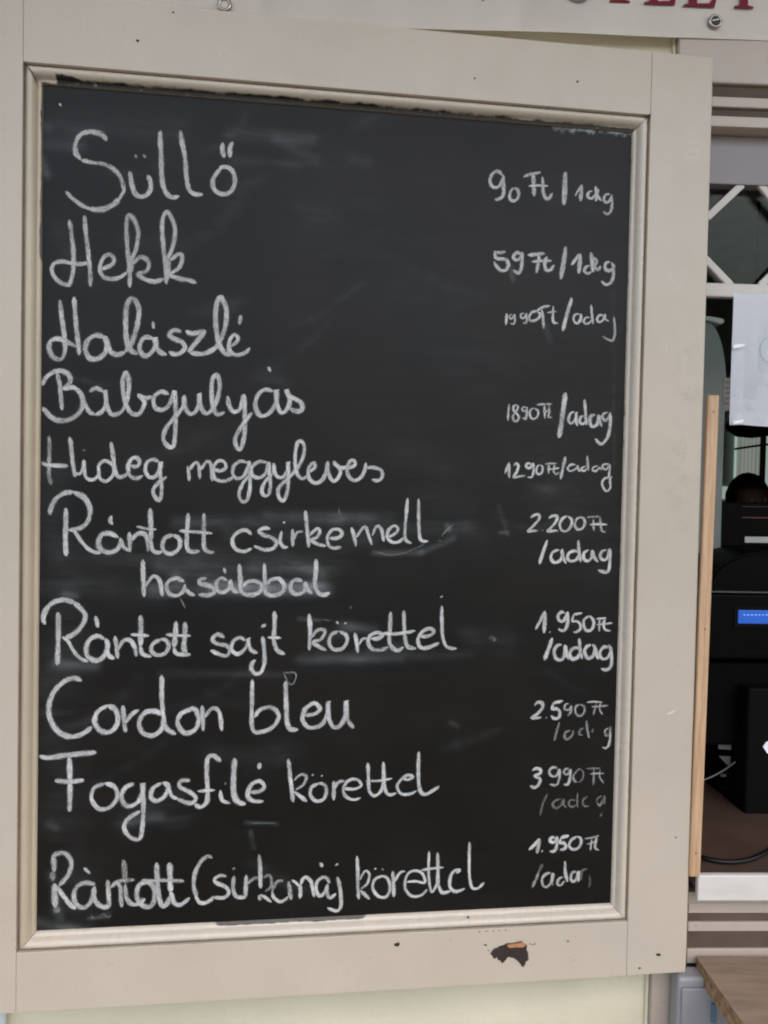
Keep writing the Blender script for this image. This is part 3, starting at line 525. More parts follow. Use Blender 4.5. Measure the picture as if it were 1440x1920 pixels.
word('chalk word körettel on the last line', 'H', 18, [
 [(530,702),(535,800),(535,880),(540,958)], {'k':.75,'s':.8,'p':[(542,850),(578,792),(603,812),(590,865),(548,900)]}, {'p':[(550,905),(605,958)]}, {'k':.9,'p':[(682,820),(637,840),(622,890),(652,938),(700,943),(724,895),(710,837),(670,818)]}, {'w':12,'s':.7,'p':[(633,775),(643,783)]}, {'w':12,'s':.6,'p':[(676,778),(685,785)]},
 {'k':1.05,'p':[(740,793),(745,870),(745,945)]}, {'k':.85,'p':[(750,855),(780,805),(813,792)]}, {'k':.8,'p':[(820,856),(870,852),(928,858),(912,805),(862,790),(822,820),(812,890),(850,938),(905,935),(942,900)]}, {'k':.75,'p':[(953,675),(950,780),(956,870),(970,915),(997,870),(1005,800)]}, {'p':[(1003,682),(1005,780),(1007,870),(1032,918),(1082,908)]}, {'w':13,'p':[(908,786),(980,776),(1040,770)]},
 {'k':.9,'p':[(1110,805),(1140,785)]}, {'k':.95,'p':[(1140,782),(1100,792),(1077,830),(1077,888),(1112,912),(1165,893)]}, {'k':.85,'p':[(1190,620),(1188,730),(1191,830),(1206,888),(1240,893),(1277,858)]}])
word('chalk price 90 Ft', 'P1', 28, [
 {'p':[(250,140),(210,102),(162,122),(138,180),(152,232),(195,248),(232,220),(255,160)]}, {'k':1.1,'p':[(256,130),(258,220),(262,290),(240,338),(198,357),(180,348)]}, [(350,250),(320,290),(317,345),(345,370),(380,353),(396,310),(385,267),(350,250)],
 [(437,152),(500,130),(595,112)], {'k':1.15,'p':[(525,120),(530,200),(535,328)]}, {'k':.9,'p':[(485,235),(560,230),(662,235)]}, {'p':[(610,150),(612,220),(617,290),(640,343),(670,343),(702,295)]}])
word('chalk price per 1 dkg beside 90 Ft', 'P1', 24, [{'w':40,'p':[(817,105),(812,200),(808,300),(800,408)]},
 {'k':.9,'p':[(903,325),(935,272),(967,222)]}, {'k':1.2,'p':[(965,225),(960,290),(950,372)]}, [(1060,280),(1025,292),(1017,330),(1050,348),(1083,310)], {'k':1.2,'p':[(1088,235),(1095,300),(1090,375)]}, {'p':[(1120,262),(1102,312),(1140,370)]}, {'s':.8,'p':[(1220,308),(1182,312),(1162,350),(1182,383),(1220,360),(1236,310)]}, {'s':.85,'p':[(1235,320),(1235,400),(1225,460),(1190,488),(1155,462)]}])
word('chalk price 59 Ft', 'P1', 30, [
 {'k':.9,'p':[(168,825),(230,835),(280,825)]}, {'p':[(182,820),(190,880),(240,890),(288,902),(303,950),(280,988),(235,995),(192,950),(172,915)]}, [(420,850),(380,835),(347,868),(370,900),(413,880),(425,842),(425,920),(415,990),(393,1018),(345,990)],
 [(475,855),(540,852),(632,840)], {'p':[(582,850),(572,930),(555,1018)]}, {'k':.85,'p':[(510,915),(590,910),(695,908)]}, [(650,868),(630,930),(642,988),(680,990),(717,943)]])
word('chalk price per 1 dkg beside 59 Ft', 'P1', 27, [{'w':36,'p':[(820,778),(805,880),(790,980),(774,1075)]}, [(868,948),(910,892),(950,840)], {'k':1.25,'p':[(950,842),(945,930),(935,1025)]},
 [(1040,950),(1002,962),(987,1000),(1020,1023),(1055,1000)], {'k':1.3,'p':[(1045,828),(1057,920),(1066,1012)]}, {'p':[(1060,870),(1100,915),(1075,960),(1112,985),(1135,950)]}, [(1220,920),(1182,927),(1172,973),(1210,998),(1250,965),(1230,920)], [(1245,960),(1248,1040),(1225,1103),(1180,1122),(1138,1088)]])
word('chalk price 1990Ft/adag', 'P2', 19, [{'k':1.2,'p':[(240,228),(232,335)]}, {'s':.8,'p':[(292,240),(270,242),(264,265),(285,278),(303,250),(307,240),(315,290),(300,325),(270,315)]}, {'s':.85,'p':[(400,228),(372,232),(367,262),(390,273),(410,250),(414,232),(421,280),(410,318),(380,308)]},
 {'k':1.3,'p':[(520,213),(472,215),(442,260),(457,295),(510,285),(543,242),(520,213)]}, {'k':1.2,'p':[(500,215),(550,180),(580,168),(632,160)]}, {'k':1.2,'p':[(553,180),(565,250),(572,368)]}, {'p':[(660,160),(655,250),(662,308),(705,318)]}, {'k':.8,'s':.8,'p':[(600,222),(690,212)]}, {'w':30,'p':[(828,85),(792,200),(765,300),(743,388)]},
 {'k':1.1,'p':[(900,237),(860,237),(840,270),(852,308),(880,318),(903,280),(907,240),(910,310)]}, [(990,265),(952,267),(932,300),(952,323),(990,308),(1003,280)], {'k':1.1,'p':[(1000,148),(1005,230),(1016,328)]}, {'s':.9,'k':1.1,'p':[(1110,247),(1072,247),(1052,280),(1072,308),(1105,290),(1122,240),(1127,280),(1162,302)]}, {'s':.6,'p':[(1203,255),(1211,330),(1212,420),(1190,473),(1150,463),(1100,432)]}])
word('chalk price 1890Ft', 'P2', 20, [[(262,1042),(256,1110),(250,1195)], [(330,1050),(302,1065),(302,1100),(330,1130),(350,1165),(330,1198),(302,1190),(297,1150),(325,1110),(342,1070),(328,1050)], {'s':.85,'p':[(415,1075),(387,1072),(380,1100),(405,1108),(420,1075),(421,1130),(410,1180),(378,1163)]}, {'p':[(490,1080),(457,1095),(447,1140),(470,1178),(510,1163),(523,1110),(490,1080)]}, {'s':.8,'p':[(505,1050),(570,1047),(650,1045)]}, {'s':.75,'p':[(580,1050),(582,1178)]}, {'s':.6,'p':[(622,1060),(620,1130),(613,1160),(652,1165)]}, {'s':.6,'p':[(558,1110),(640,1106)]}])
word('chalk word /adag beside 1890Ft', 'P2', 24, [{'w':38,'p':[(770,940),(748,1100),(727,1250),(709,1350)]}, [(850,1112),(812,1132),(797,1190),(820,1218),(858,1180),(865,1120),(865,1200),(877,1242)], [(940,1150),(907,1162),(897,1208),(930,1223),(955,1190)], {'p':[(940,1000),(948,1110),(957,1235)]}, {'k':1.25,'p':[(1040,1142),(1002,1152),(987,1200),(1010,1248),(1058,1220),(1070,1152),(1077,1200),(1097,1252)]}, {'s':.85,'p':[(1150,1120),(1112,1132),(1102,1170),(1130,1193),(1160,1160),(1170,1115)]}, {'k':1.1,'p':[(1170,1120),(1172,1220),(1152,1330),(1112,1393),(1075,1398),(1035,1355)]}])
word('chalk price 1290Ft/adag', 'P3', 19, [[(222,232),(262,128)], {'k':1.2,'p':[(262,130),(262,272)]}, {'k':1.1,'p':[(303,162),(325,137),(345,160),(332,210),(302,262),(350,256),(412,248)]}, {'k':1.15,'p':[(465,150),(432,137),(414,160),(435,183),(465,165),(477,140),(482,200),(467,258),(425,262)]}, [(540,150),(512,170),(507,215),(530,238),(560,215),(563,170),(540,150)], {'k':.9,'p':[(583,145),(620,140),(692,140)]}, [(620,145),(615,232)], {'k':.8,'p':[(600,190),(650,190)]}, [(672,148),(660,210),(685,235),(717,215)], {'k':.8,'p':[(645,190),(717,180)]}, {'w':27,'p':[(770,75),(750,160),(724,282)]},
 [(860,150),(812,152),(787,185),(815,208),(868,182),(877,160),(892,203),(930,200)], [(950,162),(912,185),(935,208),(965,180)], {'k':1.1,'p':[(965,65),(968,140),(975,208)]}, {'s':.9,'p':[(1060,160),(1022,172),(1012,200),(1045,208),(1078,175),(1095,203)]}, {'p':[(1165,145),(1112,147),(1102,175),(1135,193),(1168,152),(1162,220),(1155,262),(1117,277),(1097,320),(1117,370),(1145,388),(1173,350),(1167,290),(1188,253)]}])
word('chalk price 2.200Ft', 'P3', 24, [[(455,630),(490,602),(530,602),(530,640),(480,700),(430,748),(480,745),(523,745)], {'s':.7,'p':[(560,738),(566,745)]}, [(615,635),(650,612),(690,612),(690,650),(650,705),(610,748),(660,745),(705,745)], [(785,612),(742,635),(717,690),(737,743),(785,743),(818,700),(823,645),(790,612)], {'s':.9,'p':[(905,622),(867,642),(852,690),(877,733),(920,723),(943,680),(935,637),(900,620)]}, {'k':.8,'s':.6,'p':[(960,625),(1020,618),(1083,618)]}, {'k':.8,'s':.7,'p':[(1020,640),(1022,752)]}, {'k':.8,'s':.85,'p':[(983,690),(1060,685),(1148,690)]}, {'k':.8,'s':.8,'p':[(1080,620),(1085,690),(1097,745),(1132,760)]}])
word('chalk word /adag under 2.200Ft', 'P3', 26, [[(607,828),(570,930),(533,1045)], [(715,917),(662,932),(637,985),(665,1028),(720,1013),(743,960),(733,920),(748,985),(775,1042)], [(888,940),(850,925),(802,945),(787,990),(815,1018),(868,1003),(890,955)], [(885,828),(890,930),(907,1028)], [(980,917),(937,942),(932,990),(965,1018),(1003,985),(1010,927),(1028,985),(1062,1028)], {'p':[(1140,917),(1097,932),(1082,975),(1107,1008),(1145,990),(1165,915),(1168,1010),(1160,1090),(1130,1118),(1060,1098)]}])
word('chalk price 1.950Ft above the lower /adag', 'P4', 25, [[(497,388),(540,310),(585,217)], {'k':1.15,'p':[(585,220),(582,320),(575,420)]}, {'s':.9,'w':20,'p':[(625,405),(632,412)]}, {'k':1.1,'p':[(765,240),(732,227),(702,260),(712,303),(750,308),(780,260),(785,235),(790,310),(775,370),(745,398),(702,378)]}, {'k':.9,'p':[(922,238),(870,245),(838,252)]}, {'k':.85,'p':[(843,250),(830,310),(870,310),(903,340),(898,385),(860,408),(838,403)]}, [(985,265),(942,290),(932,345),(957,393),(1000,388),(1023,340),(1013,287),(980,262)], {'k':.75,'p':[(1043,290),(1100,285),(1138,280)]}, {'k':.85,'p':[(1075,290),(1072,405)]}, {'k':.75,'p':[(1048,340),(1120,335),(1192,326)]}, {'k':.8,'p':[(1130,285),(1112,330),(1125,385),(1177,397)]}])
word('chalk word /adag under the upper 1.950Ft', 'P4', 29, [{'k':1.1,'p':[(652,460),(620,550),(578,662)]}, [(735,522),(692,532),(667,580),(682,642),(730,658),(763,610),(765,532),(777,600),(797,657)], [(898,568),(868,550),(827,562),(807,605),(827,648),(875,638),(900,590)], [(893,462),(900,560),(917,652)], [(1000,520),(957,542),(942,590),(970,642),(1018,620),(1033,550),(1010,517)], [(1035,545),(1062,657)], {'k':.95,'p':[(1160,545),(1110,545),(1077,600),(1097,648),(1145,640),(1178,575),(1160,520)]}, {'k':.9,'p':[(1180,555),(1185,650),(1175,718),(1135,748),(1085,735)]}])
word('chalk price 2.590Ft', 'P4', 27, [[(490,1072),(515,1042),(558,1047),(560,1090),(520,1140),(467,1180),(510,1180),(552,1175)], {'s':.7,'w':20,'p':[(594,1175),(600,1184)]}, [(748,1028),(690,1040),(650,1052)], [(660,1050),(650,1100),(690,1097),(718,1130),(708,1178),(665,1185),(638,1158)], {'k':.75,'s':.75,'p':[(800,1052),(767,1062),(762,1100),(800,1108),(820,1072),(815,1130),(787,1163)]}, {'k':.7,'s':.5,'p':[(905,1057),(862,1080),(857,1130),(890,1163),(933,1140),(938,1082),(900,1057)]}, {'k':.6,'s':.7,'p':[(960,1040),(1030,1035),(1105,1040)]}, {'k':.7,'s':.55,'p':[(1045,1050),(1018,1158)]}, {'k':.65,'s':.7,'p':[(1000,1080),(1070,1076),(1155,1070)]}, {'k':.65,'s':.6,'p':[(1087,1040),(1075,1100),(1105,1155)]}])
word('faded chalk word /adag under 2.590Ft', 'P4', 19, [{'s':.42,'p':[(717,1212),(690,1300),(668,1388)]}, {'s':.35,'p':[(815,1292),(770,1312),(762,1360),(790,1373),(833,1330),(838,1290)]}, {'s':.3,'p':[(940,1270),(902,1290),(892,1330),(925,1332)]}, {'s':.5,'p':[(958,1200),(965,1290),(982,1368)]}, {'s':.22,'p':[(1000,1312),(1022,1278)]}, {'s':.5,'p':[(1160,1270),(1125,1298),(1135,1340),(1162,1330),(1177,1255)]}, {'s':.85,'p':[(1172,1300),(1172,1350),(1160,1420),(1130,1453),(1098,1443)]}])
word('chalk price 3990Ft', 'P5', 25, [{'p':[(468,217),(500,195),(545,207),(540,240),(492,263),(538,290),(528,340),(490,368),(450,350)]}, {'k':.85,'s':.8,'p':[(700,192),(652,187),(622,220),(642,263),(688,260),(713,207),(712,280),(690,343),(625,338)]}, {'k':.85,'s':.8,'p':[(800,195),(762,207),(757,240),(788,248),(813,210),(807,290),(787,340),(750,335)]}, {'k':.7,'s':.38,'p':[(905,195),(872,215),(850,250)]}, {'k':.8,'s':.55,'p':[(850,240),(837,285),(870,325)]}, {'k':.6,'s':.3,'p':[(870,325),(913,300),(930,240),(900,195)]}, {'k':.55,'s':.35,'p':[(955,195),(1085,195)]}, {'k':.7,'s':.45,'p':[(1025,200),(1020,345)]}, {'k':.65,'s':.5,'p':[(985,245),(1060,240),(1118,240)]}, {'k':.7,'s':.45,'p':[(1080,200),(1077,270),(1113,328)]}])
word('barely visible chalk word /adag under 3990Ft', 'P5', 18, [{'s':.2,'p':[(610,420),(570,500),(540,625)]}, {'s':.27,'p':[(730,470),(682,482),(652,520),(682,553),(728,530),(753,475),(750,520),(782,550)]}, {'s':.27,'p':[(860,480),(812,482),(797,520),(830,543),(868,520)]}, {'s':.3,'p':[(878,412),(875,500),(880,552)]}, {'s':.24,'p':[(970,445),(927,480),(932,528),(980,538)]}, {'s':.4,'p':[(1050,500),(1080,528),(1105,475)]}, {'s':.25,'p':[(1100,440),(1062,462),(1045,500)]}, {'s':.28,'p':[(1120,430),(1118,520)]}, {'s':.2,'p':[(1100,590),(1080,632)]}])
word('chalk price 1.950Ft on the last line', 'P5', 27, [[(438,930),(490,882),(535,825)], {'k':1.15,'p':[(535,825),(525,890),(511,962)]}, {'w':20,'p':[(555,935),(563,942)]}, {'p':[(680,820),(642,817),(632,852),(668,858),(690,817),(690,880),(670,938),(625,940)]}, [(802,800),(750,812),(722,822)], [(730,822),(722,865),(758,865),(773,900),(750,923),(718,923)], {'k':.85,'p':[(880,805),(822,840),(802,890),(832,923),(880,913),(908,870),(903,822),(875,805)]}, {'k':.6,'s':.8,'p':[(940,827),(1000,820),(1073,798)]}, {'k':.65,'s':.75,'p':[(1005,830),(992,937)]}, {'k':.6,'s':.7,'p':[(958,880),(1052,850)]}, {'k':.8,'s':.9,'p':[(1052,815),(1037,870),(1040,915),(1073,933)]}])
word('half rubbed out chalk word /adag on the last line', 'P5', 24, [{'s':.25,'p':[(565,1050),(520,1140)]}, {'s':.6,'p':[(530,1130),(495,1210),(468,1268)]}, {'s':.65,'p':[(640,1130),(582,1152),(557,1200),(572,1253),(610,1258),(648,1200),(655,1140),(645,1210),(657,1248)]}, {'s':.7,'p':[(750,1170),(707,1192),(697,1235),(725,1248),(763,1205)]}, {'s':1,'p':[(765,1028),(768,1130),(787,1218)]}, {'s':.9,'p':[(870,1122),(832,1132),(817,1180),(832,1213),(868,1190),(885,1125),(885,1218)]}, {'s':.25,'p':[(965,1100),(922,1112),(905,1165),(910,1200)]}, {'s':.15,'p':[(985,1160),(990,1220),(978,1268)]}])


def catmull(P, step):
    out = []; n = len(P)
    for i in range(n - 1):
        p0 = P[i - 1] if i else P[0] * 2 - P[1]; p1, p2 = P[i], P[i + 1]; p3 = P[i + 2] if i + 2 < n else P[-1] * 2 - P[-2]
        m = max(2, int((p2 - p1).length / step))
        for k in range(m):
            t = k / m
            out.append(.5 * ((2 * p1) + (p2 - p0) * t + (2 * p0 - 5 * p1 + 4 * p2 - p3) * t * t + (3 * p1 - p0 - 3 * p2 + p3) * t ** 3))
    out.append(P[-1]); return out
def build_word(label, crop, w, strokes, wi):
    vs, fs, uvs, stg = [], [], [], []; zoff = .0002
    for si, st in enumerate(strokes):
        opt = {}
        if isinstance(st, dict): opt = st; st = st['p']
        cx, cy, s = CR[opt.get('c', crop)]; sw = opt.get('w', w) * opt.get('k', 1.0); strength = opt.get('s', 1.0)
        raw = [Vector((cx + p[0] / s, cy + p[1] / s, 0)) for p in st]
        if len(raw) == 1: raw = [raw[0] + Vector((-1.2, -1.8, 0)), raw[0] + Vector((1.2, 1.8, 0))]
        pts = catmull(raw, 2.2); n = len(pts); hw = .5 * sw / s * 1.52
        tot = sum((pts[i + 1] - pts[i]).length for i in range(n - 1)); acc = 0; seed = wi * 13.7 + si * 5.3
        base = len(vs); tap = min(7.0, tot * .28)
        for i, p in enumerate(pts):
            t = pts[min(i + 1, n - 1)] - pts[max(i - 1, 0)]
            t = t.normalized() if t.length > 1e-6 else Vector((1, 0, 0)); nn = Vector((-t.y, t.x, 0))
            if i: acc += (pts[i] - pts[i - 1]).length
            e = min(acc, tot - acc); f = .45 + .55 * min(1, e / max(tap, .01))
            ang = .86 + .14 * abs(nn.x * .8 - nn.y * .6)
            wv = hw * f * ang * (1 + .26 * noise.noise(Vector((seed, acc * .06, 0))))
            zoff += 2e-7
            for sgn in (-1, 1):
                q = on_shutter(p.x + nn.x * wv * sgn, p.y + nn.y * wv * sgn, BD); vs.append((q.x, BD - zoff, q.z))
                uvs.append((sgn, (acc + seed * 31) * .00062)); stg.append(strength * (.9 + .45 * noise.noise(Vector((seed + 9, acc * .03, 0)))) * (.55 + .45 * min(1, e / min(3.0, tot * .3 + .01))))
        for i in range(n - 1):
            a = base + 2 * i; fs.append((a, a + 1, a + 3, a + 2))
        zoff += 6e-6
    o = meshobj('chalk_word', vs, fs, m_chalk, bd); me = o.data
    uvl = me.uv_layers.new(name='UVMap'); at = me.attributes.new('strength', 'FLOAT', 'POINT')
    for lp in me.loops: uvl.data[lp.index].uv = uvs[lp.vertex_index]
    for i, v in enumerate(stg): at.data[i].value = v
    if label: o['label'] = label
    else: o.name = 'chalk_scratch'
    return o
for wi, a in enumerate(W):
    if a[0]: build_word(*a, wi)
    else:
        for si, st in enumerate(a[3]): build_word(None, a[1], a[2], [st], wi + si * 3.1)

# ---- chipped paint and knocks on the rails
m_chipd = mat('bared_dark_wood', (.03, .018, .014), .7, var=.3, vscale=80, bump=.6)
m_chipo = mat('bared_fresh_wood', (.50, .24, .10), .7, var=.3, vscale=90)
def chip(pts, m, lab=None, dep=-.0003):
    q = [on_shutter(u, v, 0) for u, v in pts]; o = prism('paint_chip', [(p.x, p.z) for p in q], dep, .0006, m, sh)
    if lab: o['label'] = lab
    return o
CH = [(920, 1788), (923, 1783), (927, 1779), (933, 1777), (936, 1774), (944, 1772), (950, 1769), (962, 1768), (977, 1765), (981, 1769), (988, 1773), (987, 1780), (990, 1788), (990, 1800), (985, 1803), (984, 1809),
      (979, 1813), (975, 1806), (969, 1800), (963, 1796), (952, 1794), (949, 1799), (942, 1806), (938, 1801), (933, 1799), (932, 1794), (927, 1798), (924, 1793)]
chip([(956 + (u - 956) * 1.035 + random.uniform(-.7, .7), 1787 + (v - 1787) * 1.06 + random.uniform(-.7, .7)) for u, v in CH], mat('primer_edge', (.30, .22, .16), .8), None, -.0001)
chip(CH, m_chipd, 'large dark chip in the paint of the lower rail', -.0003)
chip([(950, 1772), (958, 1769.5), (968, 1769), (979, 1767), (982, 1770), (986, 1773), (979, 1776), (966, 1776), (955, 1777)], m_chipo, 'bright splinter of bare wood in the chip', -.0005)
for (u, v) in ((994, 1770), (999, 1771.5), (1003, 1770), (916, 1782), (908, 1772), (899, 1747), (912, 1746), (925, 1746), (936, 1745), (948, 1744)):
    chip([(u - 1.6, v), (u - .4, v - .9), (u + 1.5, v - .3), (u + .8, v + .9)], m_chipd)
chip([(1249, 1338), (1256, 1335), (1268, 1330), (1262, 1337), (1254, 1340)], mat('pale_scuff', (.62, .57, .5), .7), None, -.0002)
for (u, v, r) in [(745, 1771, 4.5), (1235, 1790, 4), (911, 1772, 2.2), (878, 1720, 2.5), (1065, 1765, 2), (1199, 1815, 2.5), (258, 76, 3), (325, 23, 2.5), (1083, 153, 2.5), (890, 147, 2), (1267, 1570, 2), (543, 190, 1.5)]:
    pts = [(u + r * math.cos(a * .9) * random.uniform(.6, 1.2) * (1.3 if r > 3.6 else 1), v + r * math.sin(a * .9) * random.uniform(.5, 1)) for a in range(7)]
    chip(pts, m_chipd)
# cracks at the mitres
def crack(a, b, w=1.1):
    (u0, v0), (u1, v1) = a, b; d = Vector((u1 - u0, v1 - v0)).normalized(); n = Vector((-d.y, d.x)) * w
    q = [on_shutter(u, v, -.0018) for u, v in ((u0, v0), ((u0 + u1) / 2 + n.x, (v0 + v1) / 2 + n.y), (u1, v1), ((u0 + u1) / 2 - n.x, (v0 + v1) / 2 - n.y))]
    o = prism('mitre_crack', [(p.x, p.z) for p in q], -.0018, .003, m_chipd, sh)
crack((45, 117), (72, 152)); crack((1207, 225), (1222, 211), .8)

# ------------------------------------------------------------------ window surround
FY = .03
wf_ = thing('serving_window', 'taupe wooden serving window frame with grooved mouldings right of the shutter', 'window', (XA, FY, z1685))
def wbox(name, a, b, m, bev=.001): return keep(box(name, a, b, m, None, bev), wf_)
def zy(v, y=FY, u=1390): return at_y(u, v, y).z
XJ = at_y(1291, 1640, FY).x + .001
ztop = 2.35
z180, z199, z214, z234, z346 = zy(180), zy(199), zy(214), zy(234), zy(346, .06)
zb = [zy(v) for v in (1685, 1694, 1712, 1729, 1746, 1779, 1788)]
wbox('head_board', (XA, FY, zt), (XR, WY + .02, ztop), m_frame, .002)
wbox('jamb', (XA, FY, zb[6] - .3), (XJ, WY + .07, zt - .0005), m_frame, .002)
wbox('jamb', (XR - .06, FY, zb[6] - .3), (XR, WY + .07, zt - .0005), m_frame, .002)
XI = XR - .0605
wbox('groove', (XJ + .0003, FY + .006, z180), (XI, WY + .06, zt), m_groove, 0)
wbox('fillet', (XJ + .0003, FY + .003, z199), (XI, WY + .06, z180), m_frame, .001)
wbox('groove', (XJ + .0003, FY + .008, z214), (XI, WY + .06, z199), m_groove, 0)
wbox('fillet', (XJ + .0003, FY + .006, z234), (XI, WY + .06, z214), m_frame, .001)
wbox('top_rail', (XJ + .0003, .06, z346), (XI, WY + .07, z234 - .0005), m_lav, .001)
wbox('sill', (XJ + .001, .006, z1685), (XR, .0145, ZSILL), m_marble, .0015)
wbox('groove', (XJ + .0003, FY + .001, zb[1]), (XI, WY + .06, z1685 - .0015), m_frame, 0)
wbox('fillet', (XJ + .0003, FY - .0005, zb[2]), (XI, WY + .06, zb[1]), m_frame, .001)
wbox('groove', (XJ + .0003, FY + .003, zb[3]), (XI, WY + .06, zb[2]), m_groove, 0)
wbox('fillet', (XJ + .0003, FY - .0005, zb[4]), (XI, WY + .06, zb[3]), m_frame, .001)
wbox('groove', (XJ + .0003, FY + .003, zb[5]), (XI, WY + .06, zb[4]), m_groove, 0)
wbox('fillet', (XJ + .0003, FY - .0005, zb[5] - .02), (XI, WY + .06, zb[5]), m_frame, .001)
GY = .078
wbox('glass_pane', (XJ, GY, at_y(1390, 552, GY).z), (XI, GY + .003, z346), m_glass, 0)
# grille of the upper light: octagons between a bottom bar and the top rail
YG = .062
def bar(u0, v0, u1, v1, w, y=YG, th=.006, m=m_white):
    a, b = at_y(u0, v0, y), at_y(u1, v1, y); d = (b - a).normalized(); n = Vector((-d.z, 0, d.x)) * (w * .5)
    return keep(prism('grille_bar', [((a + n).x, (a + n).z), ((b + n).x, (b + n).z), ((b - n).x, (b - n).z), ((a - n).x, (a - n).z)], y, y + th, m, None, .0008), wf_)
pa, pb = at_y(1335, 531, YG), at_y(1335, 557, YG)
keep(box('grille_bar', (XJ + .0003, YG - .003, pb.z), (XI, YG + .009, pa.z), m_white, None, .002), wf_)
# octagon cell measured in world units, repeated to the right
oc0 = at_y(1326, 440, YG).x; octop, ocbot = at_y(1400, 346, YG).z, at_y(1400, 532, YG).z
cellw = 2 * (at_y(1402, 440, YG).x - oc0); cut = .040
bw = .0098
def wbar(x0, z0, x1, z1, w=bw):
    a, b = Vector((x0, 0, z0)), Vector((x1, 0, z1)); d = (b - a).normalized(); n = Vector((-d.z, 0, d.x)) * (w * .5)
    keep(prism('grille_bar', [((a + n).x, (a + n).z), ((b + n).x, (b + n).z), ((b - n).x, (b - n).z), ((a - n).x, (a - n).z)], YG, YG + .006, m_white, None, .0008), wf_)
k = 0
while oc0 + (k + 1) * cellw < XI:
    x0 = oc0 + k * cellw; x1 = x0 + cellw
    if k == 0:
        bar(1326, 408, 1393, 345, bw); bar(1322, 483, 1372, 535, bw)
        bar(1424, 341, 1475, 405, bw); bar(1426, 536, 1470, 492, bw)
    else:
        for s, t in ((x0, 1), (x1, -1)):
            wbar(s, octop - cut, s + t * cut, octop + .001); wbar(s, ocbot + cut, s + t * cut, ocbot - .001)
    if k: wbar(x0, ocbot, x0, octop, .008)
    k += 1

# paper in its sleeve, batten, shelf, grey box
P0, P1 = at_y(1376, 549, .022), at_y(1371, 797, .022)
bm = bmesh.new(); nx, nz = 12, 10; wv = .215; grid = {}
for j in range(nz + 1):
    for i in range(nx + 1):
        t, s = j / nz, i / nx
        grid[i, j] = bm.verts.new((P0.x + (P1.x - P0.x) * .15 * t + s * wv, .022 + .0018 * math.sin(s * 5 + t * 2) + .0015 * t * math.sin(s * 9), P0.z + (P1.z - P0.z) * t + .001 * math.sin(s * 20) * (t > .95)))
for j in range(nz):
    for i in range(nx): bm.faces.new((grid[i, j], grid[i, j + 1], grid[i + 1, j + 1], grid[i + 1, j]))
bmesh.ops.solidify(bm, geom=list(bm.faces), thickness=-.0006); bmesh.ops.recalc_face_normals(bm, faces=bm.faces)
pn = thing('notice_sheet', 'white sheet of paper in a clear sleeve hung below the window grille', 'paper', (P0.x, .05, P1.z))
keep(bmobj('sheet', bm, m_paper, None, False), pn)
# faint round stamp, mostly beyond the edge of the view
c = at_y(1455, 655, .019); n = 28
def sheet_y(x, z):
    t = (z - P0.z) / (P1.z - P0.z); s = (x - P0.x - (P1.x - P0.x) * .15 * t) / wv
    return .022 + .0018 * math.sin(s * 5 + t * 2) + .0015 * t * math.sin(s * 9) - .0010
vs = [(c.x + r * math.cos(6.2832 * i / n), sheet_y(c.x + r * math.cos(6.2832 * i / n), c.z + r * math.sin(6.2832 * i / n)), c.z + r * math.sin(6.2832 * i / n)) for r in (.012, .0155, .019) for i in range(n)]
keep(meshobj('round_stamp', vs, [(i + k * n, (i + 1) % n + k * n, (i + 1) % n + n + k * n, i + n + k * n) for i in range(n) for k in range(2)], m_mark), pn)
for (u, v) in ((1384, 650), (1384, 792)):
    q = at_y(u, v, .0175); keep(prism('tape', [(q.x - .006, q.z - .003), (q.x + .008, q.z + .001), (q.x + .007, q.z + .004), (q.x - .006, q.z + .002)], .0175, .018, mat('clear_tape', (.85, .88, .88), .2), None), pn)

B0, B1, B2, B3 = at_y(1328, 741, -.002), at_y(1349, 741, -.002), at_y(1313, 1644, -.002), at_y(1292, 1644, -.002)
bt = prism('wooden_batten', [(p.x, p.z) for p in (B0, B1, B2, B3)], -.002, .005, m_oak, None, .0008)
tag(bt, 'narrow pale orange wooden batten standing upright on the white sill', 'batten')

for (u, v) in ((1338, 772), (1322, 1180), (1305, 1600)):
    q = at_y(u, v, -.0026); nb = prism('nail_head', [(q.x + .0011 * math.cos(a), q.z + .0011 * math.sin(a)) for a in [k * .785 for k in range(8)]], -.0024, -.0015, m_hole, bt)
ZS = zb[6]
S0 = at_z(1303, 1790, ZS)
shf = thing('wall_shelf', 'brown wood-grain shelf board with raw particleboard edge below the window', 'shelf', (S0.x, FY, ZS))
sx0, sy1 = S0.x, FY - .006
sl = at_z(1395, 1920, ZS)
bm = bmesh.new()
def quadbox(bm, x0, x1, y0, y1, z0, z1, xs=0):
    v = [bm.verts.new(p) for p in ((x0 + xs, y0, z0), (x1, y0, z0), (x1, y1, z0), (x0, y1, z0), (x0 + xs, y0, z1), (x1, y0, z1), (x1, y1, z1), (x0, y1, z1))]
    for f in ((0, 3, 2, 1), (4, 5, 6, 7), (0, 1, 5, 4), (1, 2, 6, 5), (2, 3, 7, 6), (3, 0, 4, 7)): bm.faces.new([v[i] for i in f])
slope = (sl.x - S0.x) / (sl.y - S0.y) * (-.34)
quadbox(bm, sx0, sx0 + .9, sy1 - .34, sy1, ZS - .026, ZS - .0008, slope)
keep(bmobj('core', bm, m_chip), shf)
bm = bmesh.new(); quadbox(bm, sx0 - .0004, sx0 + .9, sy1 - .3405, sy1, ZS - .0007, ZS, slope)
keep(bmobj('laminate', bm, m_lam), shf)

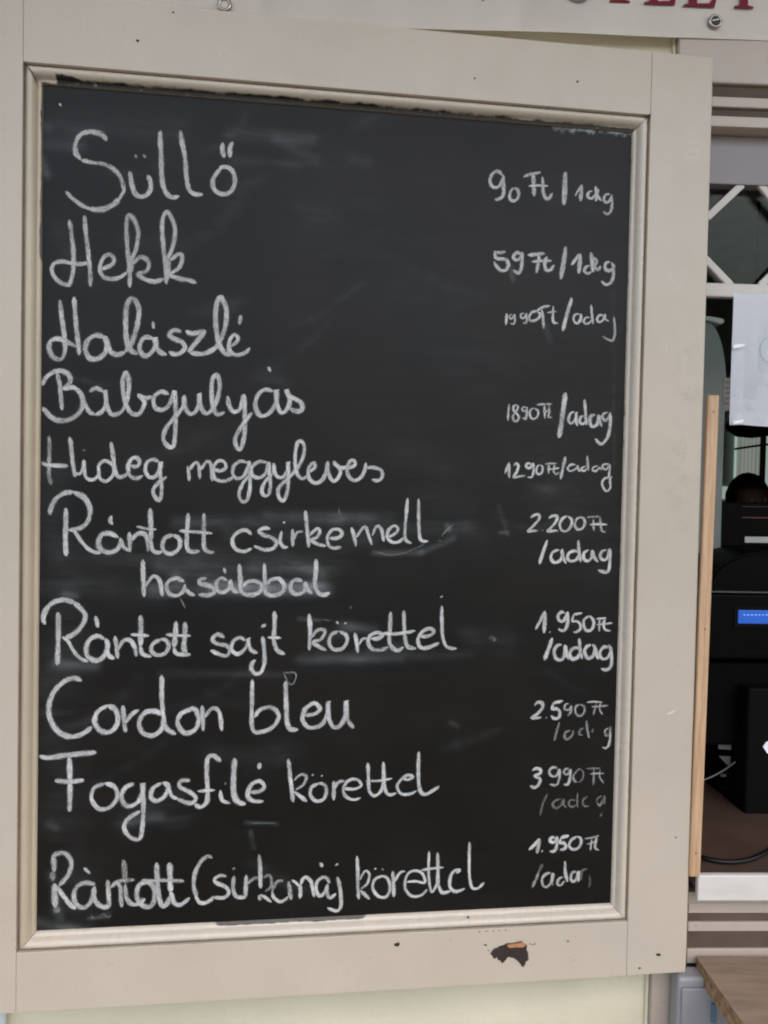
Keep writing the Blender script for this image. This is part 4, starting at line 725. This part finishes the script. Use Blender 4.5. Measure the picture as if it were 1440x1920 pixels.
gx0 = at_y(1271, 1880, .0).x; gz = at_y(1300, 1834, .0).z
gb = thing('grey_box', 'blue-grey metal box with rounded edge under the shelf board', 'box', (gx0, .0, gz - .4))
keep(box('casing', (gx0, 0, gz - .45), (gx0 + .32, FY - .003, gz), m_bluegrey, None, .005, 4), gb)
keep(box('lid', (gx0 + .004, -.004, gz - .43), (gx0 + .3, -.0005, gz - .012), m_bluegrey, None, .0015), gb)
q = at_y(1337, 1890, -.006); keep(box('latch', (q.x - .002, -.008, q.z - .02), (q.x + .004, -.004, q.z + .006), mat('latch_blue', (.10, .17, .24), .4), None, .001), gb)
# pale reveal bead at the end of the plaster
bead = box('plaster', (XA - .0045, WY - .006, 0), (XA - .0003, WY, 2.35), mat('pale_bead', (.66, .60, .44), .7), None, .0012); keep(bead, wall); bead['label'] = 'pale corner bead at the end of the plaster'
# conduit behind the shutter's lower left corner
q = at_y(4, 1915, WY - .012)
cd = tube('wall_conduit', [(q.x - .004, WY - .011, .1), (q.x - .004, WY - .011, .6), (q.x - .004, WY - .011, q.z - .02), (q.x - .004, WY - .011, q.z + .03)], .009, mat('pale_conduit', (.62, .70, .68), .4))
tag(cd, 'pale plastic conduit on the cream wall below the shutter\'s lower left corner', 'conduit')

# ------------------------------------------------------------------ banner
BY = .028
bz0 = at_y(1040, 61, BY).z
ba, bb = at_y(640, 48, BY), at_y(1440, 76, BY)
slope = (bb.z - ba.z) / (bb.x - ba.x)
def bzl(x): return ba.z + (x - ba.x) * slope
bn = thing('banner', 'white vinyl sign banner with dark red serif letters fixed above the shutter', 'banner', (0, BY, bb.z))
bm = bmesh.new(); grid = {}; bx0, bx1, bh = -1.6, 1.3, .42; nx, nz = 60, 8
for j in range(nz + 1):
    for i in range(nx + 1):
        x = bx0 + (bx1 - bx0) * i / nx; z = bzl(x) + bh * j / nz
        grid[i, j] = bm.verts.new((x, BY + .0012 * math.sin(x * 9 + j), z + (.0006 * math.sin(x * 23) if j == 0 else 0)))
for j in range(nz):
    for i in range(nx): bm.faces.new((grid[i, j], grid[i + 1, j], grid[i + 1, j + 1], grid[i, j + 1]))
bmesh.ops.solidify(bm, geom=list(bm.faces), thickness=-.0012); bmesh.ops.recalc_face_normals(bm, faces=bm.faces)
keep(bmobj('vinyl_sheet', bm, m_vinyl, None, False), bn)
# serif capitals as polygons, unit = cap height; only their feet come into view
LET = {
 'O': None,
 'F': [(0, 0), (.36, 0), (.36, .03), (.26, .05), (.26, .46), (.42, .46), (.46, .38), (.48, .38), (.48, .62), (.46, .62), (.42, .53), (.26, .53), (.26, .93), (.48, .93), (.58, .76), (.61, .76), (.58, 1), (0, 1), (0, .97), (.1, .95), (.1, .05), (0, .03)],
 'L': [(0, 0), (.58, 0), (.64, .27), (.61, .27), (.48, .07), (.26, .06), (.26, .95), (.36, .97), (.36, 1), (0, 1), (0, .97), (.1, .95), (.1, .05), (0, .03)],
 'E': [(0, 0), (.60, 0), (.66, .27), (.63, .27), (.50, .07), (.26, .06), (.26, .46), (.42, .46), (.46, .38), (.48, .38), (.48, .62), (.46, .62), (.42, .53), (.26, .53), (.26, .93), (.48, .93), (.58, .76), (.61, .76), (.58, 1), (0, 1), (0, .97), (.1, .95), (.1, .05), (0, .03)],
 'T': [(.16, 0), (.54, 0), (.54, .03), (.43, .05), (.43, .93), (.58, .92), (.66, .74), (.69, .74), (.67, 1), (.03, 1), (.01, .74), (.04, .74), (.12, .92), (.27, .93), (.27, .05), (.16, .03)],
}
def letter(ch, u, v, wpx, m=m_red):
    p = at_y(u, v, BY - .0025); q = at_y(u + wpx, v, BY - .0025)
    span = {'F': .36, 'L': .58, 'E': .60, 'T': .38}.get(ch, .5); off = .16 if ch == 'T' else 0
    sc_ = (q.x - p.x) / span
    if ch == 'O':
        pts = [(p.x + sc_ * (.38 + .38 * math.cos(t * 6.2832 / 36)), p.z + sc_ * (.5 + .52 * math.sin(t * 6.2832 / 36))) for t in range(36)]
        inn = [(p.x + sc_ * (.38 + .2 * math.cos(t * 6.2832 / 36)), p.z + sc_ * (.5 + .45 * math.sin(t * 6.2832 / 36))) for t in range(36)]
        vs = [(a[0], BY - .0022, a[1]) for a in pts + inn]
        keep(meshobj('letter', vs, [(i, (i + 1) % 36, (i + 1) % 36 + 36, i + 36) for i in range(36)], m), bn); return
    pts = [(p.x + sc_ * (x - off), p.z + sc_ * y + slope * sc_ * (x - off)) for x, y in LET[ch]]
    keep(prism('letter', pts, BY - .0024, BY - .0014, m, None), bn)
letter('O', 1049, 2, 46, mat('grey_print', (.12, .10, .11), .4)); letter('F', 1143, 3, 38); letter('L', 1208, 7, 57); letter('E', 1282, 11, 58); letter('T', 1377, 14, 36)
c0 = at_y(912, -2, BY - .0025)
keep(prism('comma', [(c0.x - .006, c0.z - .003), (c0.x - .001, c0.z), (c0.x + .005, c0.z + .008), (c0.x + .004, c0.z + .016), (c0.x - .003, c0.z + .016), (c0.x - .004, c0.z + .008), (c0.x - .001, c0.z + .006)], BY - .0024, BY - .0014, m_dark), bn)
def ring(u, v, rpx, inner, filled):
    c = at_y(u, v, BY - .003); r = rpx * .00066; bm = bmesh.new(); n = 28; prof = [(inner * r, .0), (inner * r * 1.05, -.0016), (.8 * r, -.0022), (r, -.0008), (r, .001)]
    vv = [[bm.verts.new((c.x + q[0] * math.cos(6.2832 * i / n), c.y + q[1], c.z + q[0] * math.sin(6.2832 * i / n))) for q in prof] for i in range(n)]
    for i in range(n):
        for k in range(4): bm.faces.new((vv[i][k], vv[(i + 1) % n][k], vv[(i + 1) % n][k + 1], vv[i][k + 1]))
    bmesh.ops.recalc_face_normals(bm, faces=bm.faces)
    e = bmobj('eyelet', bm, m_metal, None, True); keep(e, bn)
    rr = inner * r
    pts = [(c.x + rr * math.cos(6.2832 * i / 20), c.z + rr * math.sin(6.2832 * i / 20)) for i in range(20)]
    keep(prism('screw_head' if filled else 'eyelet_hole', pts, c.y - (.0018 if filled else .0002), c.y + .0008, m_hole if filled else mat('plaster_seen', (.62, .56, .48), .8)), bn)
    if filled:
        keep(prism('screw_slot', [(c.x - rr * .8, c.z - rr * .1 - .0004), (c.x + rr * .8, c.z + rr * .2), (c.x + rr * .7, c.z + rr * .45), (c.x - rr * .8, c.z + rr * .1)], c.y - .0022, c.y - .0018, m_metal), bn)
ring(421, 9, 14, .55, False); ring(1341, 40, 14, .62, True)

# ------------------------------------------------------------------ inside the kiosk
def st(o): o['kind'] = 'structure'; return o
RX0, RX1, RY1 = -1.5, 3.2, 4.2
st(box('interior_floor', (RX0, .3, .001), (RX1, RY1, .02), m_counter))
st(box('interior_ceiling', (RX0, .2, 2.6), (RX1, RY1, 2.7), m_room))
st(box('back_wall', (RX0, RY1, 0), (RX1, RY1 + .1, 2.7), m_room))
st(box('side_wall', (RX0 - .1, .29, 0), (RX0, RY1 + .1, 2.7), m_room)); st(box('side_wall', (RX1, .29, 0), (RX1 + .1, RY1 + .1, 2.7), m_room))
ZC = ZSILL - .0008
cn = thing('counter', 'brown counter top just inside the serving window behind the white sill', 'counter', (.3, .09, ZC))
keep(box('top', (XJ + .001, .0148, ZC - .02), (XR, .75, ZC), m_counter, None, .002), cn)
keep(box('cabinet_front', (XJ - .2, .30, .02), (XR, .7, ZC - .031), m_black2), cn)
def ib(name, u0, v0, u1, v1, y, dep, m, parent, bev=.002):
    a, b = at_y(u0, v0, y), at_y(u1, v1, y); return keep(box(name, (a.x, y, b.z), (b.x, y + dep, a.z), m, None, bev), parent)
# card terminal / till
YR = .20
tl = thing('cash_register', 'black cash register with a lit blue display on the counter', 'cash register', (at_y(1420, 1580, YR).x, YR, ZC))
ib('housing', 1290, 1113, 1640, 1240, YR, .16, m_black, tl, .004)
ib('top_edge', 1290, 1110, 1640, 1113.5, YR - .002, .012, mat('pale_plastic_edge', (.09, .082, .075), .5), tl, .0005)  # edge strip paler than the black housing
ib('bezel', 1377, 1136, 1600, 1180, YR - .0015, .003, m_black2, tl, .0008)
ib('display', 1385, 1144, 1520, 1171, YR - .003, .004, m_lcd, tl, .0008)
for i in range(9):
    ib('display_text', 1394 + i * 7, 1152, 1398 + i * 7, 1154, YR - .0036, .0003, m_lcdt, tl, 0)
ib('lower_body', 1290, 1241, 1640, 1400, YR + .03, .2, m_black, tl, .004)
ib('drawer_panel', 1382, 1222, 1640, 1228, YR - .001, .006, m_black2, tl, .0005)
q = at_z(1410, 1574, ZC)
ib('pedestal', 1404, 1290, 1640, 1575, max(q.y, .2) if q.y > .1 else .24, .2, m_black2, tl, .004)
ib('label', 1424, 1288, 1500, 1310, .225, .004, mat('dim_label', (.06, .057, .052), .6), tl, .0005)
# dome of the black hood above the till
c = at_y(1450, 1113, YR + .02); rx = c.x - at_y(1330, 1113, YR + .02).x; rz = at_y(1450, 1034, YR + .02).z - c.z
pts = [(c.x + rx * math.cos(math.pi * i / 24), c.z + rz * math.sin(math.pi * i / 24) ** .75) for i in range(25)]
keep(prism('hood', pts, YR + .02, YR + .14, m_black, None, .004), tl)
# white torn receipt
rc = prism('receipt_scrap', [(p.x, p.z) for p in (at_y(a, b, .20) for a, b in ((1430, 1400), (1436, 1391), (1450, 1386), (1470, 1392), (1474, 1410), (1450, 1418), (1438, 1412)))], .199, .2, m_paper)
tag(rc, 'small torn white receipt scrap stuck on the black register stand', 'receipt')
# receipt printer with red lines
YP = .42
pr = thing('receipt_printer', 'black boxy receipt printer with two dark red lines behind the register', 'printer', (at_y(1400, 1030, YP).x, YP, at_y(1400, 1032, YP).z))
ib('housing', 1346, 941, 1640, 1032, YP, .22, m_black, pr, .005)
ib('red_line', 1392, 950, 1640, 954, YP - .001, .003, m_crimson, pr, 0); ib('red_line', 1392, 971, 1640, 974, YP - .001, .003, m_crimson, pr, 0)
ib('paper_label', 1397, 1006, 1600, 1021, YP - .002, .003, m_label, pr, .0005)
ib('stand', 1350, 1033, 1640, 1560, YP + .05, .12, m_black2, pr, .003)
# tall rounded grey-green appliance side between batten and room
YT = .37
a0 = at_y(1300, 600, YT); a1 = at_y(1372, 600, YT); zb_ = at_y(1340, 1230, YT).z
L_ = [at_y(u, v, YT) for u, v in ((1352, 1075), (1353, 1000), (1356, 900), (1359, 800), (1362, 740), (1363, 700), (1360, 670), (1355, 645), (1347, 622), (1336, 604), (1322, 596), (1290, 592))]
ap = thing('rounded_appliance', 'tall grey-green rounded appliance with pale rim behind the batten', 'appliance', (a0.x, YT, ZC))
bodyp = [(L_[0].x - .01, zb_)] + [(p.x, p.z) for p in L_] + [(a0.x - .05, L_[-1].z), (a0.x - .05, zb_)]
keep(prism('body', bodyp, YT, YT + .12, m_greygreen, None, .003), ap)
keep(box('stand', (a0.x - .06, YT - .005, ZC), (L_[0].x - .005, YT + .12, zb_ - .0005), m_black2, None, .003), ap)
R_ = [at_y(u, v, YT - .01) for u, v in ((1300, 592), (1330, 593), (1345, 595), (1357, 598), (1359, 603), (1352, 608), (1340, 603), (1328, 600), (1300, 598))]
keep(prism('rim', [(p.x, p.z) for p in R_], YT - .01, YT + .05, m_palerim, None, .001), ap)
# small louvred card beside the notice
cdd = thing('price_card', 'small off-white card peeking out left of the hanging notice', 'card', (at_y(1366, 770, .12).x, .12, at_y(1366, 770, .12).z))
ib('card', 1357, 708, 1400, 771, .12, .002, mat('offwhite_card', (.42, .40, .35), .6), cdd, .0005)
for i in range(5): ib('rule_line', 1360, 716 + i * 10, 1374, 718 + i * 10, .1194, .0004, mat('card_line', (.2, .19, .17), .7), cdd, 0)
# pendant shade
YL = 1.2
c = at_y(1410, 800, YL); rr = at_y(1455, 800, YL).x - c.x
bm = bmesh.new(); prof = [(0.02, .09), (.3, .075), (.7, .045), (.95, .012), (1, 0), (.97, -.008), (.6, -.028), (.02, -.034)]; n = 32
vv = [[bm.verts.new((c.x + rr * r * math.cos(6.2832 * i / n), c.y + rr * r * math.sin(6.2832 * i / n), c.z + z * 1.0)) for r, z in prof] for i in range(n)]
for i in range(n):
    for kk in range(len(prof) - 1): bm.faces.new((vv[i][kk], vv[(i + 1) % n][kk], vv[(i + 1) % n][kk + 1], vv[i][kk + 1]))
lp = thing('pendant_lamp', 'dark round pendant lamp shade hanging inside behind the notice', 'lamp', (c.x, c.y, c.z))
keep(bmobj('shade', bm, m_black2, None, True), lp); keep(tube('cord', [(c.x, c.y, c.z + .08), (c.x, c.y, 2.2), (c.x, c.y, 2.6)], .004, m_cable), lp)
# far window with curtains
yb = RY1 - .012
fw = thing('far_window', 'pale grey-green curtained window on the far wall of the room', 'window', (at_y(1405, 900, yb).x, yb, at_y(1405, 900, yb).z))
ib('pane', 1380, 780, 1424, 905, yb, .01, m_outwin, fw, 0)
ib('pane', 1432, 780, 1475, 990, yb, .01, m_outwin, fw, 0); ib('pane', 1354, 912, 1364, 936, yb, .01, m_outwin, fw, 0)
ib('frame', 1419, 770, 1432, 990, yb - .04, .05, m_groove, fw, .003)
aa, bb_ = at_y(1386, 780, yb - .06), at_y(1420, 960, yb - .06)
bm = bmesh.new(); n = 40
row = [[bm.verts.new((aa.x + (bb_.x - aa.x) * i / n, yb - .05 + .018 * math.sin(i * .9), z)) for i in range(n + 1)] for z in (bb_.z, aa.z)]
for i in range(n): bm.faces.new((row[0][i], row[0][i + 1], row[1][i + 1], row[1][i]))
keep(bmobj('curtain', bm, m_curtain, None, True), fw)
keep(tube('curtain_rail', [tuple(at_y(1378, 842, yb - .1)), tuple(at_y(1400, 838, yb - .1)), tuple(at_y(1450, 832, yb - .1))], .008, m_hole), fw)

# person standing in the room
def person():
    HC = at_y(1404, 930, 2.4); X, Y = HC.x, HC.y; top = at_y(1404, 893, 2.4).z; Hh = .235; zc = top - Hh / 2
    root = thing('person', 'person with dark reddish hair and dark shirt standing behind the printer', 'person', (X, Y, .02))
    me = bpy.data.meshes.new('body'); hgt = top - .02
    J = {'pel': (0, 0, .53), 'bel': (0, 0, .62), 'che': (0, 0, .74), 'nek': (0, .01, .835), 'skl': (0, .0, .875),
         'shl': (-.115, 0, .80), 'ell': (-.15, .01, .63), 'wrl': (-.10, -.10, .52), 'hal': (-.085, -.14, .50),
         'shr': (.115, 0, .80), 'elr': (.15, .01, .63), 'wrr': (.10, -.10, .52), 'har': (.085, -.14, .50),
         'hil': (-.055, 0, .50), 'knl': (-.06, -.005, .28), 'anl': (-.062, .01, .045), 'tol': (-.065, -.075, .015),
         'hir': (.055, 0, .50), 'knr': (.06, -.005, .28), 'anr': (.062, .01, .045), 'tor': (.065, -.075, .015)}
    RAD = {'pel': .085, 'bel': .075, 'che': .085, 'nek': .034, 'skl': .034, 'sh': .036, 'el': .026, 'wr': .017, 'ha': .02, 'hi': .055, 'kn': .034, 'an': .022, 'to': .018}
    keys = list(J); vs = [(J[a][0] * hgt, J[a][1] * hgt, J[a][2] * hgt + .02 if False else J[a][2] * hgt) for a in keys]
    E_ = [('pel', 'bel'), ('bel', 'che'), ('che', 'nek'), ('nek', 'skl')]
    for s in 'lr': E_ += [('che', 'sh' + s), ('sh' + s, 'el' + s), ('el' + s, 'wr' + s), ('wr' + s, 'ha' + s), ('pel', 'hi' + s), ('hi' + s, 'kn' + s), ('kn' + s, 'an' + s), ('an' + s, 'to' + s)]
    # five fingers on each hand
    for s, sg in (('l', -1), ('r', 1)):
        for f in range(5):
            b0 = Vector(J['ha' + s]); off = Vector(((f - 2) * .0065, -.012 if f else .0, -.004))
            a_ = f'f{s}{f}a'; b_ = f'f{s}{f}b'; ln = (.018, .026, .029, .027, .021)[f]
            J[a_] = tuple(b0 + off); J[b_] = tuple(b0 + off + Vector(((f - 2) * .003 - (.012 * sg if f == 0 else 0), -ln, -.006)))
            keys += [a_, b_]; vs += [tuple(c * hgt for c in J[a_]), tuple(c * hgt for c in J[b_])]; E_ += [('ha' + s, a_), (a_, b_)]
    me.from_pydata(vs, [(keys.index(a), keys.index(b)) for a, b in E_], [])
    o = bpy.data.objects.new('body', me); COL.objects.link(o)
    md = o.modifiers.new('s', 'SKIN'); 
    for i, a in enumerate(keys):
        r = RAD.get(a, RAD.get(a[:2], .0052)); me.skin_vertices[0].data[i].radius = (r * hgt, r * hgt * (.72 if a in ('pel', 'bel', 'che') else 1))
    me.skin_vertices[0].data[0].use_root = True
    sb = o.modifiers.new('u', 'SUBSURF'); sb.levels = 1; sb.render_levels = 1
    bpy.context.view_layer.update()
    me2 = bpy.data.meshes.new_from_object(o.evaluated_get(bpy.context.evaluated_depsgraph_get())); bpy.data.objects.remove(o)
    # head joined to the same mesh
    bm = bmesh.new(); bm.from_mesh(me2)
    ret = bmesh.ops.create_uvsphere(bm, u_segments=28, v_segments=20, radius=1)
    for v in ret['verts']:
        x, y, z = v.co; jaw = 1 - .28 * max(0, -z) ** 1.2
        x *= .078 * jaw; yy = y * .098 * (1 - .12 * max(0, -z)); 
        if y < 0:
            if abs(x) < .014 and -.35 < z < .15: yy -= .020 * (1 - abs(x) / .014) * (1 - abs(z + .1) / .28)      # nose
            if .018 < abs(x) < .045 and -.02 < z < .18: yy += .010                                            # eye sockets
            if abs(x) < .028 and -.56 < z < -.44: yy -= .006                                                  # lips
        v.co = (x, yy, z * Hh / 2 + (zc - .02))
    for sgn in (-1, 1):
        r2 = bmesh.ops.create_uvsphere(bm, u_segments=10, v_segments=8, radius=1)
        for v in r2['verts']: v.co = (sgn * .079 + v.co.x * .008, .005 + v.co.y * .018, zc - .03 + v.co.z * .031)
    me2.materials.clear(); ob = bmobj('body', bm, [m_skin, m_shirt], root, True)
    for p in ob.data.polygons:
        if p.center.z < .80 * hgt and not (p.center.y < -.085 * hgt and p.center.z > .3 * hgt): p.material_index = 1
    bm = bmesh.new(); r3 = bmesh.ops.create_uvsphere(bm, u_segments=32, v_segments=24, radius=1)
    for v in r3['verts']:
        x, y, z = v.co; k = 1 + .05 * noise.noise(Vector((x * 6, y * 6, z * 2)))
        v.co = (x * .090 * k, y * .108 * k + .012, z * Hh / 2 * 1.04 * k + (zc - .02) + .012)
    bmesh.ops.delete(bm, geom=[f for f in bm.faces if (f.calc_center_median().y < -.045 and f.calc_center_median().z < zc + .045) or f.calc_center_median().z < zc - .11], context='FACES')
    bmesh.ops.solidify(bm, geom=list(bm.faces), thickness=.006)
    bmobj('hair', bm, m_hair, root, True)
    for sgn in (-1, 1):
        bm = bmesh.new(); bmesh.ops.create_uvsphere(bm, u_segments=12, v_segments=8, radius=.011)
        for v in bm.verts: v.co += Vector((sgn * .030, -.083, zc - .02 + .010))
        bmobj('eye', bm, mat('eye_white', (.5, .48, .45), .2), root, True)
person()

# odds and ends low on the counter
def card(name, label, cat, pts, y, m, th=.001):
    q = [at_y(u, v, y) for u, v in pts]; o = prism(name, [(p.x, p.z) for p in q], y, y + th, m); return tag(o, label, cat)
m_dimg = mat('dim_grey_card', (.15, .14, .13), .7, var=.2, vscale=60)
card('price_tag', 'grey rectangular tag hanging in the dark beside the register stand', 'tag', ((1347, 1368), (1372, 1369), (1371, 1406), (1347, 1404)), .24, m_dimg)
card('folded_paper', 'grey folded paper triangle on the dark shelf by the register', 'paper', ((1348, 1418), (1388, 1418), (1372, 1434), (1366, 1437)), .25, m_dimg)
card('plastic_wrapper', 'crumpled clear grey wrapper leaning against the register stand', 'wrapper', ((1372, 1437), (1385, 1425), (1399, 1410), (1400, 1425), (1394, 1437), (1388, 1443), (1383, 1449), (1374, 1443)), .245, m_dimg)
bk = thing('cup', 'dark translucent cup standing on the counter under the folded paper', 'cup', (at_y(1370, 1500, .27).x, .27, ZC))
c = at_y(1372, 1476, .27); bm = bmesh.new(); n = 24; h_ = c.z - ZC
prof = [(.001, 0), (.011, 0), (.0165, h_ * .97), (.0175, h_), (.0158, h_ * .985), (.010, .003)]
vv = [[bm.verts.new((c.x + r * math.cos(6.2832 * i / n), .275 + r * math.sin(6.2832 * i / n), ZC + z)) for r, z in prof] for i in range(n)]
for i in range(n):
    for kk in range(len(prof) - 1): bm.faces.new((vv[i][kk], vv[(i + 1) % n][kk], vv[(i + 1) % n][kk + 1], vv[i][kk + 1]))
bmesh.ops.recalc_face_normals(bm, faces=bm.faces)
keep(bmobj('cup_wall', bm, mat('smoky_plastic', (.035, .05, .055), .2), None, True), bk)
ib('spoon', 1352, 1452, 1376, 1457, .262, .003, m_dimg, bk, .0005)
cb = [at_z(u, v, ZC + .004) for u, v in ((1270, 1588), (1300, 1602), (1318, 1609), (1345, 1615), (1375, 1617), (1405, 1613), (1430, 1602), (1450, 1590), (1480, 1570))]
cb = [Vector((p.x, max(p.y, .03), p.z)) for p in cb]
tag(tube('power_cable', [tuple(p) for p in cb], .0032, m_cable), 'black cable curving across the counter behind the sill', 'cable')
c2 = [at_y(u, v, .235) for u, v in ((1310, 1466), (1330, 1459), (1352, 1448), (1372, 1434), (1392, 1418), (1402, 1405))]
tag(tube('thin_lead', [tuple(p) for p in c2], .0014, m_dimg), 'thin grey lead crossing in front of the folded paper', 'cable')
bx = at_z(1330, 1573, ZC)
dk = thing('black_crate', 'black plastic crate on the counter left of the register stand', 'crate', (bx.x, .3, ZC))
ib('crate_wall', 1280, 1485, 1358, 1578, .29, .1, m_black, dk, .003); ib('crate_wall', 1362, 1500, 1396, 1588, .282, .1, m_black2, dk, .003)
